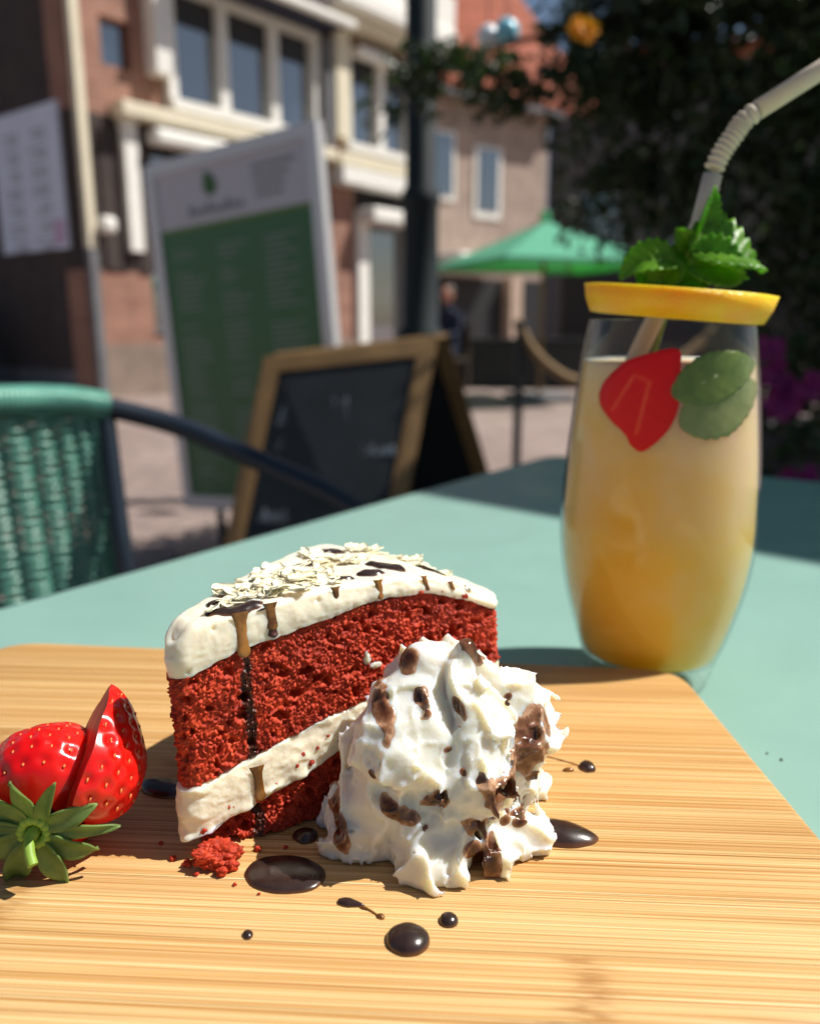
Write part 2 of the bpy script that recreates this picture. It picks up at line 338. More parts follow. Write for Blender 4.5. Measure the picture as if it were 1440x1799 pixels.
glass_m = glass_mat('clear_glass', (.985, .99, .99)); juice_m = juice_mat()
ice_m = M('ice', (.98, .86, .62), .4, .3, (60, .05), None, 0, 1, (1, .8, .45), .02)
orange_m = orange_mat(); pith_m = M('orange_pith', (.88, .78, .45), .5, .3, (200, .06)); pulp_m = M('orange_pulp', (.90, .50, .04), .25, .5, (250, .2), (500, .3, .001), 0, .5, (1, .6, .15), .005)
mint_m = leaf_mat('mint_leaf', (.09, .24, .012), (.23, .45, .03), .55, .4, 120)
mint_wet_m = leaf_mat('mint_leaf_wet', (.13, .20, .025), (.27, .34, .06), .3, .3, 120)
mint_hazed_m = leaf_mat('mint_leaf_hazed', (.22, .27, .09), (.36, .38, .15), .3, .4, 120)  # paler greens put the haze of the juice into the leaf colour
straw_m = M('paper_straw', (.66, .56, .43), .55, .3, (120, .05), (900, .1, .0003), 0, .25, (1, .8, .6), .002)
wicker_m = M('green_wicker', (.115, .32, .25), .26, .6, (60, .15)); tube_m = M('navy_tube', (.008, .016, .028), .4, .5)
white_m = M('white_paint', (.82, .80, .74), .5, .4, (6, .06)); cream_paint_m = M('cream_paint', (.74, .67, .50), .55, .4, (5, .06))
brick_m = brick_mat('brick_wall', (.40, .18, .115), (.33, .14, .09), (.32, .26, .22)); dark_shaded_brick_m = brick_mat('dark_shaded_brick', (.06, .04, .035), (.045, .032, .03), (.07, .06, .055))  # the dark brick's colour also holds the shade of the side and lower walls
plinth_m = brick_mat('plinth_brick', (.30, .22, .17), (.26, .19, .15), (.28, .24, .2)); pave_m = paving_mat('clinker_paving')
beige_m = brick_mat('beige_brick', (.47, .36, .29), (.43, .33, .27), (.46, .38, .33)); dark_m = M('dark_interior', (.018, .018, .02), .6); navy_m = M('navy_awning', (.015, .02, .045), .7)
pane_m = pane_mat('window_glass'); tile_m = tile_mat(); grey_m = M('grey_render', (.16, .16, .17), .85, .2, (3, .2)); post_m = M('dark_green_paint', (.003, .012, .015), .7, .5, (8, .2))
alu_m = M('aluminium', (.62, .62, .64), .4, .5, None, None, .3); menu_white_m = M('menu_white', (.50, .50, .55), .4, .4); menu_green_m = M('menu_green', (.045, .145, .06), .35, .4); lime_m = M('menu_lime', (.10, .19, .03), .4)
print_m = M('menu_print', (.16, .23, .18), .5); logo_m = M('leaf_logo', (.03, .12, .02), .5); ink_m = M('grey_ink', (.26, .27, .30), .5)
oak_m = M('oak_frame', (.20, .115, .045), .55, .4, (8, .2), (90, .3, .002)); slate_m = M('chalkboard', (.010, .014, .017), .5, .35, (6, .3)); chalk_m = M('faint_chalk', (.09, .11, .14), .9)
rope_m = M('hemp_rope', (.26, .18, .10), .9, .2, (60, .3)); parasol_m = leaf_mat('parasol_fabric', (.13, .44, .31), (.15, .47, .34), .35, .8, 3); bark_m = M('bark', (.06, .045, .035), .9, .2, (20, .3))
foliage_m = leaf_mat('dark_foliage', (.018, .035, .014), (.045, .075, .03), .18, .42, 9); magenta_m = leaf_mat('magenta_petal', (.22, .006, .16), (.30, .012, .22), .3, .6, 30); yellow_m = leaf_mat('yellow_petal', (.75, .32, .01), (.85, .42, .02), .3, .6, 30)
paper_m = M('poster_paper', (.66, .72, .85), .6, .3, (3, .05)); pink_m = M('poster_pink', (.55, .38, .55), .6); skin_m = M('skin', (.52, .25, .17), .5, .4, None, None, 0, .2); cloth_m = M('blue_cloth', (.02, .026, .05), .8, .2); hair_m = M('brown_hair', (.03, .018, .01), .5)
globe_m = M('glass_globe', (.75, .82, .85), .12, .7); blueglobe_m = M('blue_globe', (.25, .62, .75), .12, .7)
terra_m = M('beige_render', (.55, .42, .33), .85, .2, (4, .1))
# ================================================================== ground
GZ = -0.74
props(mesh_obj('paving', [(-150, -60, GZ), (150, -60, GZ), (150, 250, GZ), (-150, 250, GZ)], [(0, 1, 2, 3)], pave_m, None, False), kind='structure')

# ================================================================== table
def round_poly(P, r, n=8):
    out = []; m = len(P)
    for i in range(m):
        p = Vector(P[i]); a = (Vector(P[i - 1]) - p).normalized(); b = (Vector(P[(i + 1) % m]) - p).normalized()
        rr = r[i] if hasattr(r, '__len__') else r
        ang = a.angle(b); t = rr / math.tan(ang / 2); p0 = p + a * t; p1 = p + b * t
        for k in range(n + 1):
            u = k / n; out.append(tuple((p0 * (1 - u) ** 2 + p * 2 * u * (1 - u) + p1 * u * u)))
    return out
def slab(poly, z0, z1, bev, seg=3, mat=None):
    bm = bmesh.new(); vs = [bm.verts.new((x, y, z0)) for x, y in poly]; f = bm.faces.new(vs)
    if f.normal.z == 0: f.normal_update()
    r = bmesh.ops.extrude_face_region(bm, geom=[f]); tv = [v for v in r['geom'] if isinstance(v, bmesh.types.BMVert)]
    for v in tv: v.co.z = z1
    bmesh.ops.recalc_face_normals(bm, faces=bm.faces[:])
    ed = [e for e in bm.edges if abs(e.verts[0].co.z - e.verts[1].co.z) < 1e-6]
    if bev: bmesh.ops.bevel(bm, geom=ed, offset=bev, segments=seg, affect='EDGES', profile=.5)
    return bm
def bm_obj(name, bm, mat, parent=None, off=(0, 0, 0)):
    bm.verts.index_update(); V = [v.co.copy() for v in bm.verts]; F = [[v.index for v in f.verts] for f in bm.faces]; bm.free()
    return auto_smooth(mesh_obj(name, V, F, mat, parent, True, off), 35)
tc = Vector((.153, .879)); tl = Vector((-.592, -.806)); tr_ = Vector((.806, -.592))
tp = [tc, tc + tl * .90, tc + tl * .90 + tr_ * .82, tc + tr_ * .82]
tcen = (tp[0] + tp[2]) / 2
table = empty('cafe_table', (tcen.x, tcen.y, GZ), 'mint green metal cafe table under the wooden board', 'table')
TO = (tcen.x, tcen.y, GZ)
bm_obj('tabletop', slab(round_poly([p[:] for p in tp], .028), -.016, 0, .003), table_m, table, TO)
fr = MB()
for a, b_ in ((0, 1), (1, 2), (2, 3), (3, 0)):
    A = tp[a] + (tcen - tp[a]) * .12; B = tp[b_] + (tcen - tp[b_]) * .12
    fr.tube([(A.x, A.y, -.032), (B.x, B.y, -.032)], .014, 8)
auto_smooth(fr.obj('apron', table_m, table, False, TO))
for p in tp:
    A = p + (tcen - p) * .12
    auto_smooth(MB().tube([(A.x, A.y, -.0165), (A.x, A.y, GZ)], .018, 12).obj('leg', table_m, table, False, TO))
# small dark specks of dirt on the table top
sp_ = MB()
for (x, y, r) in ((.1215, .243, .0006), (.128, .2265, .0007), (.1325, .2265, .0005), (.1285, .214, .0006), (.1185, .247, .0004), (.137, .205, .0005), (.0, .335, .0007)):
    sp_.lathe([(.00001, .0006), (r * .7, .0004), (r, 0)], (x, y, 0.0001), 8)
props(sp_.obj('table_dirt', dark_m, None, True, (.12, .24, 0)), 'tiny dark specks of dirt on the mint table beside the board', 'dirt')

# ================================================================== serving board
BZ = 0.016
bp = [(-.163, .3075), (.0985, .2795), (.1035, .1235), (-.170, .118)]
board = empty('serving_board', (-.03, .21, 0), 'light bamboo serving board with rounded corners carrying the cake', 'board')
BO = (-.03, .21, 0)
poly = round_poly(bp, [.018, .016, .014, .014], 9)
bang = math.atan2(bp[1][1] - bp[0][1], bp[1][0] - bp[0][0]) * .55
nrm = Vector((-math.sin(bang), math.cos(bang), 0))
cuts = [-.02]; d0 = min(Vector((x, y, 0)).dot(nrm) for x, y in poly); d1 = max(Vector((x, y, 0)).dot(nrm) for x, y in poly)
edges = [d0 - 1e-3] + [d0 + (d1 - d0) * k / 11 + random.uniform(-.0015, .0015) for k in range(1, 11)] + [d1 + 1e-3]
for k in range(11):
    bm = slab(poly, 0.0005, BZ, .0022, 3)
    for dd, sgn in ((edges[k], -1), (edges[k + 1], 1)):
        r = bmesh.ops.bisect_plane(bm, geom=bm.verts[:] + bm.edges[:] + bm.faces[:], plane_co=nrm * (dd - sgn * .00006), plane_no=nrm * sgn, clear_outer=True)
        ee = [e for e in bm.edges if e.is_boundary]
        if ee: bmesh.ops.holes_fill(bm, edges=ee, sides=0)
    for v in bm.verts: pass
    o = bm_obj('plank', bm, bamboo_m, board, BO)

# ================================================================== cake slice
TIP = np.array([-.0525, .1728]); AA, AB, RAD = R(29), R(63), .1005
def interp(pts):
    xs = [p[0] for p in pts]; ys = [p[1] for p in pts]; return lambda s: np.interp(s, xs, ys)
z_bot = lambda s: np.full_like(np.asarray(s, float), BZ + .0003)
z_lsp = interp([(0, .0212), (.0165, .0260), (.027, .0287), (.039, .0328), (.06, .0365), (.09, .038)])
z_ctop = interp([(0, .0318), (.0142, .0356), (.0273, .0391), (.0395, .0421), (.06, .0455), (.09, .046)])
z_fbot = interp([(0, .0592), (.0155, .0638), (.034, .0668), (.0462, .0690), (.0557, .0700), (.067, .0696), (.078, .0664), (.0895, .0612)])
z_ftop = interp([(0, .0672), (.0015, .0688), (.005, .0712), (.012, .0724), (.023, .0736), (.037, .0748), (.059, .0748), (.068, .0740), (.075, .0718), (.081, .0688), (.0895, .0650)])
def cake_outline(fine, coarse, grow=0.0, tipr=.0039):
    dA = np.array([math.cos(AA), math.sin(AA)]); dB = np.array([math.cos(AB), math.sin(AB)])
    P = []
    s0 = tipr / math.tan((AB - AA) / 2)
    nA = np.array([math.sin(AA), -math.cos(AA)]); nB = np.array([-math.sin(AB), math.cos(AB)])
    n = int((RAD - .004 - s0) / fine)
    for k in range(n + 1):
        s = s0 + (RAD - .004 - s0) * k / n; P.append((TIP + dA * s, nA))
    c = TIP + dA * (RAD - .004) - nA * .004
    for k in range(1, 12):
        a = AA - math.pi / 2 + (math.pi / 2) * k / 12; nn = np.array([math.cos(a), math.sin(a)]); P.append((c + nn * .004, nn))
    a0 = AA + .05
    m = int(RAD * (AB - AA) / coarse)
    for k in range(m + 1):
        a = a0 + (AB - .05 - a0) * k / m; nn = np.array([math.cos(a), math.sin(a)]); P.append((TIP + nn * RAD, nn))
    m = int((RAD - s0) / coarse)
    for k in range(1, m + 1):
        s = RAD - .003 + (s0 - RAD + .003) * k / m; P.append((TIP + dB * s, nB))
    ct = TIP + (dA + dB) / np.linalg.norm(dA + dB) * (tipr / math.sin((AB - AA) / 2))
    a1 = math.atan2(nB[1], nB[0]); a2 = math.atan2(nA[1], nA[0]) + 2 * math.pi
    for k in range(1, 26):
        a = a1 + (a2 - a1) * k / 26; nn = np.array([math.cos(a), math.sin(a)]); P.append((ct + nn * tipr, nn))
    return np.array([p for p, n in P]) , np.array([n for p, n in P])
# let the tip start where the photo has its blunt left edge
TIP = TIP - np.array([math.cos((AA + AB) / 2), math.sin((AA + AB) / 2)]) * .0100
CEN = TIP + RAD * .62 * np.array([math.cos((AA + AB) / 2), math.sin((AA + AB) / 2)])
NA_ = np.array([math.sin(AA), -math.cos(AA)])
TSH = NA_ * .13 * .057
cake = empty('cake_slice', (-.02, .20, BZ), 'red velvet cake slice with cream frosting, white shavings and chocolate drips', 'cake')
CO = (-.02, .20, BZ)
def rad_of(P): return np.clip(np.linalg.norm(P - TIP, axis=-1) - .0095, 0, .0885)
def cake_layer(name, zb, zt, nz, mat, fine, disp, lean=.13, topcap=False):
    P, Nn = cake_outline(fine, .0012); s = rad_of(P); n = len(P)
    t = np.linspace(0, 1, nz)
    Z = zb(s)[:, None] + (zt(s) - zb(s))[:, None] * t[None]
    X = np.repeat(P[:, None, :], nz, 1) - NA_[None, None, :] * (lean * (Z - BZ))[..., None]
    W = np.concatenate([X, Z[..., None]], -1)
    W = disp(W, np.repeat(Nn[:, None, :], nz, 1), t[None] * np.ones((n, 1)), s[:, None] * np.ones((1, nz)))
    V = W.reshape(-1, 3).tolist(); F = gridF(n, nz, True)
    c = CEN
    for (j, zf, flip) in ((nz - 1, zt, False), (0, zb, True)):
        i0 = len(V); sc = rad_of(c[None])[0]; zc_ = float(zf(sc)); V.append((c[0] - NA_[0] * lean * (zc_ - BZ), c[1] - NA_[1] * lean * (zc_ - BZ), zc_))
        for i in range(n):
            a, b_ = i * nz + j, ((i + 1) % n) * nz + j; F.append((a, b_, i0) if not flip else (b_, a, i0))
    sA = (P - TIP) @ np.array([math.cos(AA), math.sin(AA)]) - .0095; on = np.clip(Nn @ NA_, 0, 1) > .9
    soak = sstep(.0017, .0008, np.abs(W[..., 0] * 0 + sA[:, None] - .0166 + .0007 * vnoise(W / .004, 91) + .0004 * vnoise(W / .0012, 92))) * on[:, None]
    return mesh_obj(name, V, F, mat, cake, True, CO, {'soak': np.concatenate([soak.ravel(), [0, 0]])})
def sponge_disp(seed, amp=1.0):
    def f(W, Nn, t, s):
        Wq = W + .0009 * np.stack([vnoise(W / .0028, seed + 31), vnoise(W / .0028, seed + 32), vnoise(W / .0028, seed + 33)], -1)
        f1, f2, idv = worley(Wq / np.array([.0012, .0012, .0010]), seed)
        k1, k2, _ = worley(Wq / .00075, seed + 2)
        g1, g2, id2 = worley(Wq / np.array([.0050, .0050, .0040]), seed + 5)
        h1, h2, id3 = worley(Wq / .0027, seed + 9)
        d = .00085 * np.clip(f2 - f1, 0, .5) / .5 * (.2 + 1.1 * idv) + .00042 * np.clip(k2 - k1, 0, .5) / .5 - .0006
        d -= .0026 * sstep(.42, .10, g1) * (id2 > .3)
        d -= .0016 * sstep(.40, .12, h1) * (id3 > .45)
        d += .0008 * fbm(W / .008, 3, seed + 3) + .00025 * vnoise(W / .0005, seed + 4)
        edge = np.minimum(t, 1 - t) * 1.0
        d -= .0009 * sstep(.025, 0, edge)
        zd = .0003 * vnoise(W / .0011, seed + 7) * sstep(0, .05, edge)
        W = W.copy(); W[..., 0] += Nn[..., 0] * d * amp; W[..., 1] += Nn[..., 1] * d * amp; W[..., 2] += zd; return W
    return f
def low_disp(W, Nn, t, s):
    # the bottom layer is torn back at the tip and crumbles outwards at the foot
    W = sponge_disp(61, 1.25)(W, Nn, t, s); k = -.0035 * sstep(.012, .0, s) + .0012 * fbm(W / .007, 2, 5) + .0015 * (1 - t) * sstep(.0, .03, s) - .001
    W[..., 0] += Nn[..., 0] * k; W[..., 1] += Nn[..., 1] * k; return W
def fill_disp(W, Nn, t, s):
    d = .0007 * fbm(W / np.array([.009, .009, .003]), 3, 31) + .00025 * fbm(W / .0012, 2, 33) + .0005 * np.sin(t * 3.14) + .0008 * sstep(.03, 0, s)
    d += .0012 * sstep(.25, .0, t) * sstep(-.1, .5, fbm(W / .005, 2, 37))
    W = W.copy(); W[..., 0] += Nn[..., 0] * d; W[..., 1] += Nn[..., 1] * d
    W[..., 2] += (.0006 * fbm(W / .003, 2, 35)); return W
cake_layer('sponge_layer', z_bot, z_lsp, 62, sponge_m, .00024, low_disp)
cake_layer('cream_layer', lambda s: z_lsp(s) - .0003, lambda s: z_ctop(s) + .0003, 34, fill_m, .0005, fill_disp)
cake_layer('sponge_layer', z_ctop, lambda s: z_fbot(s) + .0002, 116, sponge_m, .00024, sponge_disp(17))
# frosting: front band, rolled edge, top
P, Nn = cake_outline(.0005, .001, 0, .0040); s = rad_of(P); n = len(P); c = CEN
rows = []
for k in range(22):
    t = k / 21; z = z_fbot(s) - .0002 + (z_ftop(s) - .0016 - z_fbot(s)) * t
    b_ = .0004 + .0005 * math.sin(t * 3.0); W = np.column_stack([P + Nn * b_ - NA_[None] * (.13 * (z - BZ))[:, None], z]); rows.append(W)
for k in range(1, 6):
    a = math.pi / 2 * k / 5; z = z_ftop(s) - .0016 + .0016 * math.sin(a); W = np.column_stack([P + Nn * (.0005 - .0022 * (1 - math.cos(a))) - NA_[None] * (.13 * (z - BZ))[:, None], z]); rows.append(W)
edgeP = rows[-1][:, :2]
for k in range(1, 61):
    q = (c - TSH) + (edgeP - (c - TSH)) * (1 - (k / 60)); z = z_ftop(rad_of(q + TSH)); rows.append(np.column_stack([q, z]))
W = np.stack(rows, 1); nz = W.shape[1]
f = fbm(W / .006, 3, 51)
W[:, 5:, 2] += .0007 * f[:, 5:] * np.linspace(0, 1, nz - 5)[None].clip(0, .35) / .35
d = .0005 * fbm(W / np.array([.004, .004, .008]), 3, 53) + .00012 * vnoise(W / .0009, 54)
g1, g2, idv = worley(W / .0032, 57); d -= .0006 * sstep(.25, .08, g1) * (idv > .72)
smear = sstep(.071, .079, s)[:, None]                         # the far right end is smeared thin and broken
W[:, :22, 0] += Nn[:, None, 0] * (d[:, :22] - .0001 * smear * (fbm(W[:, :22] / .004, 2, 58) + .4)); W[:, :22, 1] += Nn[:, None, 1] * (d[:, :22] - .0001 * smear * (fbm(W[:, :22] / .004, 2, 58) + .4))
W[:, 0, 2] += .0005 * fbm(W[:, 0] / .003, 2, 59)
F = gridF(n, nz, True)
frost = mesh_obj('frosting', W.reshape(-1, 3), F, frost_m, cake, True, CO)
dA = np.array([math.cos(AA), math.sin(AA)]); nA = np.array([math.sin(AA), -math.cos(AA)])
def faceA(sv, z, o):                                          # point on the front cut face, sv measured as in the height tables
    base = TIP + dA * (sv + .0095); q = base + nA * (o - .13 * (z - BZ)); return (q[0], q[1], z)
def drip(name, sv, ztop, zbot, w, th, mat, lean=0.0, seed=0, base=.0006, tap=True):
    V = []; nt, nw = 44, 9
    for i in range(nt):
        t = i / (nt - 1); z = ztop + (zbot - ztop) * t
        wid = w * (1 + .06 * math.sin(t * 7 + seed) + (.25 * sstep(.7, .92, t))) * (math.sqrt(max(0, 1 - max(0, (t - .8) / .2) ** 2)) if tap else 1) * (1.5 - .5 * float(sstep(0, .25, t)))
        tt = th * (.75 + .5 * float(sstep(.6, .92, t)))
        for j in range(nw):
            a = j / (nw - 1) * 2 - 1; h = tt * math.sqrt(max(0, 1 - a * a)) - .0001
            V.append(faceA(sv + lean * t + a * wid / 2, z, base + h * (1 if wid > 1e-6 else 0)))
    return mesh_obj(name, V, gridF(nt, nw), mat, cake, True, CO)
drip('chocolate_drip', .0160, .0730, .0618, .0027, .00035, drip_m, .0003, 1, .0009)
drip('chocolate_drip', .0167, .0352, .0262, .0024, .0004, drip_m, .0003, 8, .0014)
drip('chocolate_drip', .0236, .0740, .0672, .0024, .0004, drip_m, .0002, 2, .0009)
drip('chocolate_drip', .0238, .0690, .0655, .0022, .0008, darkdrip_m, .0, 9, .0007)
drip('chocolate_drip', .0410, .0752, .0705, .0019, .0006, drip_m, 0, 3, .0006)
drip('chocolate_drip', .0530, .0752, .0700, .0021, .0007, drip_m, .0003, 4, .0006)
drip('chocolate_drip', .0665, .0742, .0700, .0014, .0005, drip_m, .001, 5, .0006)
drip('chocolate_drip', .0745, .0715, .0690, .0013, .0005, drip_m, .001, 6, .0006)
def blob(name, cx, cy, a, b_, rot, h, mat, parent=None, off=None, zf=None, irr=.12, seed=0, tail=0, prof=.5, dome=None):
    nr, na = 16, 56; V = []; TH = []; seed = seed or random.randint(1, 999)
    for i in range(nr + 1):
        r = math.sin(i / nr * math.pi / 2)
        for k in range(na):
            an = 2 * math.pi * k / na; e = 1 + irr * float(fbm(np.array([math.cos(an) * 1.3, math.sin(an) * 1.3, seed * 1.7]), 2, seed))
            u = a * r * math.cos(an) * e; v = b_ * r * math.sin(an) * e
            if tail: u += tail * max(0, math.cos(an)) ** 6 * r
            x = cx + u * math.cos(rot) - v * math.sin(rot); y = cy + u * math.sin(rot) + v * math.cos(rot)
            z0 = zf(x, y) if zf else BZ + .0001
            hh = h * max(0, 1 - r * r) ** prof
            V.append((x, y, z0 + hh - (.0002 if i == nr else 0))); TH.append(hh / h)
    F = [(i * na + k, (i + 1) * na + k, (i + 1) * na + (k + 1) % na, i * na + (k + 1) % na) for i in range(nr) for k in range(na)]
    return mesh_obj(name, V, F, mat, parent, True, off if off else (cx, cy, BZ), {'thick': TH})
def ztop(x, y): return float(z_ftop(rad_of(np.array([[x, y]]) + TSH))[0])
FV = W.reshape(-1, 3); FQ = np.array(F); nn_ = np.empty(len(FV) * 3); frost.data.vertex_normals.foreach_get('vector', nn_); FN = nn_.reshape(-1, 3)
def top_sauce(cx, cy, a, b_, rot, th, seed, mat=sauce_m):
    dx, dy = FV[:, 0] - cx, FV[:, 1] - cy; u = (dx * math.cos(rot) + dy * math.sin(rot)) / a; v = (-dx * math.sin(rot) + dy * math.cos(rot)) / b_
    dd = 1 - np.sqrt(u * u + v * v) + .45 * fbm(FV / .004 + seed, 2, seed); m = (dd > -.3) & (FV[:, 2] > z_ftop(rad_of(FV[:, :2] + TSH)) - .0014)
    q = FQ[m[FQ].all(1)]
    if len(q) < 3: return
    ids = np.unique(q); mp = -np.ones(len(FV), int); mp[ids] = np.arange(len(ids))
    V = FV[ids] + FN[ids] * (th * np.clip(dd[ids] / .35, -1.2, 1))[:, None]; mesh_obj('chocolate_sauce', V, mp[q], mat, cake, True, CO, {'thick': np.clip(dd[ids] / .35, 0, 1)})
for k, (x, y, a, b_, r, h) in enumerate(((-.0420, .1865, .0085, .0042, .35, .0009), (-.0470, .1900, .0032, .0028, .3, .0008), (-.0335, .1860, .0050, .0022, .4, .0008), (-.0240, .2300, .0068, .0034, .3, .0010), (-.0060, .2150, .0078, .0042, -.5, .0010), (-.0100, .2085, .0045, .0028, .4, .0008), (.0060, .2215, .0066, .0028, -.4, .0009), (-.0190, .2030, .0055, .0020, .3, .0008), (-.0290, .2170, .0050, .0018, .5, .0008), (.0180, .2130, .0060, .0020, -.7, .0008), (.0270, .2120, .0050, .0016, -.8, .0008), (.004, .2065, .0045, .0016, .5, .0007))):
    top_sauce(x, y, a * .85, b_ * .72, r, h * .8, 200 + k)
# white chocolate shavings
def shaving(x, y, z, L_, W_, yaw, pitch, roll, curl):
    nu, nv = 7, 4; V = []
    Mx = Matrix.Translation((x, y, z)) @ Matrix.Rotation(yaw, 4, 'Z') @ Matrix.Rotation(pitch, 4, 'Y') @ Matrix.Rotation(roll, 4, 'X')
    sd = random.random() * 99
    for sgn in (1, -1):
        for i in range(nu):
            for j in range(nv):
                u = i / (nu - 1) - .5; v = j / (nv - 1) - .5
                wv = W_ * (1 - .5 * abs(u) * 1.2) * (1 + .25 * math.sin(i * 2.3 + sd))
                V.append(Mx @ Vector((u * L_, v * wv, curl * L_ * (.25 - u * u) + .3 * W_ * (v * v) + .0002 * math.sin(7 * u + 5 * v + sd) + sgn * .00022)))
    n = nu * nv; F = gridF(nu, nv) + [tuple(i + n for i in reversed(f)) for f in gridF(nu, nv)]
    rim = [i * nv for i in range(nu)] + [(nu - 1) * nv + j for j in range(1, nv)] + [i * nv + nv - 1 for i in range(nu - 2, -1, -1)] + [j for j in range(nv - 2, 0, -1)]
    for k in range(len(rim)):
        a, b_ = rim[k], rim[(k + 1) % len(rim)]; F.append((a, b_, b_ + n, a + n))
    mesh_obj('shaving', V, F, shav_m, cake, True, CO)
clusters = [(-.0350, .1985, .011, .007, 70, .0024), (-.0430, .1965, .006, .005, 30, .0016), (-.022, .2000, .008, .004, 16, .0016), (-.0255, .2105, .007, .006, 16, .002), (-.030, .2255, .007, .005, 14, .0022), (-.018, .2200, .007, .006, 12, .0015), (.0030, .2330, .006, .004, 14, .0028), (-.0015, .2270, .005, .004, 8, .002), (-.0465, .1875, .003, .004, 7, .0012), (-.040, .2090, .006, .006, 14, .0015), (-.012, .2340, .007, .004, 10, .0018)]
for (cx, cy, sx, sy, k, hz) in clusters:
    for q in range(int(k * .62)):
        x = cx + random.gauss(0, .5) * sx; y = cy + random.gauss(0, .5) * sy
        an = math.atan2(y + TSH[1] - TIP[1], x + TSH[0] - TIP[0]); rr = math.hypot(x + TSH[0] - TIP[0], y + TSH[1] - TIP[1])
        if an < AA + .05 or an > AB - .075 or rr > RAD - .004 or rr < .021: continue
        shaving(x, y, ztop(x, y) + .0001 + random.random() ** 1.6 * hz * .8, random.uniform(.0035, .0085), random.uniform(.0020, .0042), AA + random.gauss(0, .8), random.gauss(0, .13), random.gauss(0, .22), random.uniform(.02, .10))
# red crumbs stuck on the cream and a torn piece at the right end
def crumb_mesh(name, cx, cy, cz, rx, ry, rz, parent, off, seed, sub=4, yaw=0):
    bm = bmesh.new(); bmesh.ops.create_icosphere(bm, subdivisions=sub, radius=1); P_ = np.array([v.co for v in bm.verts]); F_ = [[v.index for v in f.verts] for f in bm.faces]; bm.free()
    W_ = P_ * np.array([rx, ry, rz]); sc = max(rx, ry, rz)
    lum = 1 + .55 * fbm(P_ * 1.7 + seed, 3, seed)
    f1, f2, _ = worley(W_ / .0013 + seed, seed); W_ = W_ * lum[:, None] + P_ * ((.0008 * np.clip(f2 - f1, 0, .6) - .0003) * min(1, sc / .003))[:, None]
    cy_, sy_ = math.cos(yaw), math.sin(yaw); W_ = np.column_stack([W_[:, 0] * cy_ - W_[:, 1] * sy_, W_[:, 0] * sy_ + W_[:, 1] * cy_, W_[:, 2]])
    W_ = W_ + np.array([cx, cy, cz])
    if parent is None: W_[:, 2] = np.maximum(W_[:, 2], BZ + .0001)
    return mesh_obj(name, W_, F_, sponge_m, parent, True, off)
for k, (sv, z, r) in enumerate([(.013, .0305, .0005), (.029, .0345, .0007), (.027, .0322, .0008), (.033, .0352, .0006), (.006, .0245, .0004), (.036, .0375, .0005), (.0215, .0290, .0005), (.031, .0318, .0009), (.039, .0355, .0005), (.003, .0225, .0011), (.0095, .0265, .0010), (.017, .0262, .0010), (.041, .039, .0005), (.0790, .0668, .0011), (.0655, .0698, .0007), (.0720, .0690, .0006)]):
    q = faceA(sv, z, .0003); crumb_mesh('crumb', q[0], q[1], q[2], r, r, r * .8, cake, CO, 100 + k, 4)
# pale cream dabs on the cut face
for k, (sv, z, rx, rz) in enumerate([(.0485, .0550, .0010, .0019), (.0508, .0528, .0017, .0009)]):
    q = faceA(sv, z, .0001); bm = bmesh.new(); bmesh.ops.create_icosphere(bm, subdivisions=3, radius=1); P_ = np.array([v.co for v in bm.verts]); F_ = [[v.index for v in f.verts] for f in bm.faces]; bm.free()
    P_ = P_ * (1 + .5 * fbm(P_ * 2 + k, 2, k))[:, None]
    V = [np.array(q) + np.array([dA[0], dA[1], 0]) * p[0] * rx + np.array([nA[0], nA[1], 0]) * p[1] * .00045 + np.array([0, 0, 1]) * p[2] * rz for p in P_]
    mesh_obj('cream_dab', V, F_, fill_m, cake, True, CO)
# the broken-off piece at the tip
chunk = crumb_mesh('cake_crumb', -.0455, .1688, BZ + .0022, .0062, .0034, .0030, None, (-.0455, .1688, BZ), 301, 6, .45)
props(chunk, 'broken red crumb of cake lying at the tip of the slice', 'crumb')
for k, (x, y, r) in enumerate([(-.0415, .1665, .0018), (-.0432, .1645, .0014), (-.0520, .1678, .0012)]):
    props(crumb_mesh('cake_crumb', x, y, BZ + r * .7, r, r * .8, r * .8, None, (x, y, BZ), 310 + k, 4), ['small red crumb right of the broken cake piece', 'small red crumb in front of the broken cake piece', 'small red crumb left of the broken cake piece'][k], 'crumb')

cl = [(-.0365, .1735, .0009), (-.0300, .1745, .0006), (-.0490, .1645, .0006), (-.0395, .1610, .0005), (-.0150, .1735, .0006), (-.0560, .1700, .0008), (-.0335, .1580, .0004), (-.0225, .1835, .0007), (-.0605, .1760, .0006)]
for k, (x, y, r) in enumerate(cl):
    props(crumb_mesh('loose_crumb', x, y, BZ + r * .6, r, r * .9, r * .8, None, (x, y, BZ), 400 + k, 3), ['loose red crumb on the board between the cake foot and the big puddle', 'red crumb speck just right of the big puddle\'s upper edge', 'red crumb speck in front of the broken cake piece', 'red crumb speck left of the big puddle\'s front edge', 'red crumb speck between the puddle and the whipped cream', 'red crumb left of the broken cake piece in the cake shadow', 'faintest red crumb speck below the big puddle', 'red crumb under the cake foot by the shaded sauce drop', 'red crumb speck farthest left, towards the strawberry'][k], 'crumb', 'tiny loose crumbs')

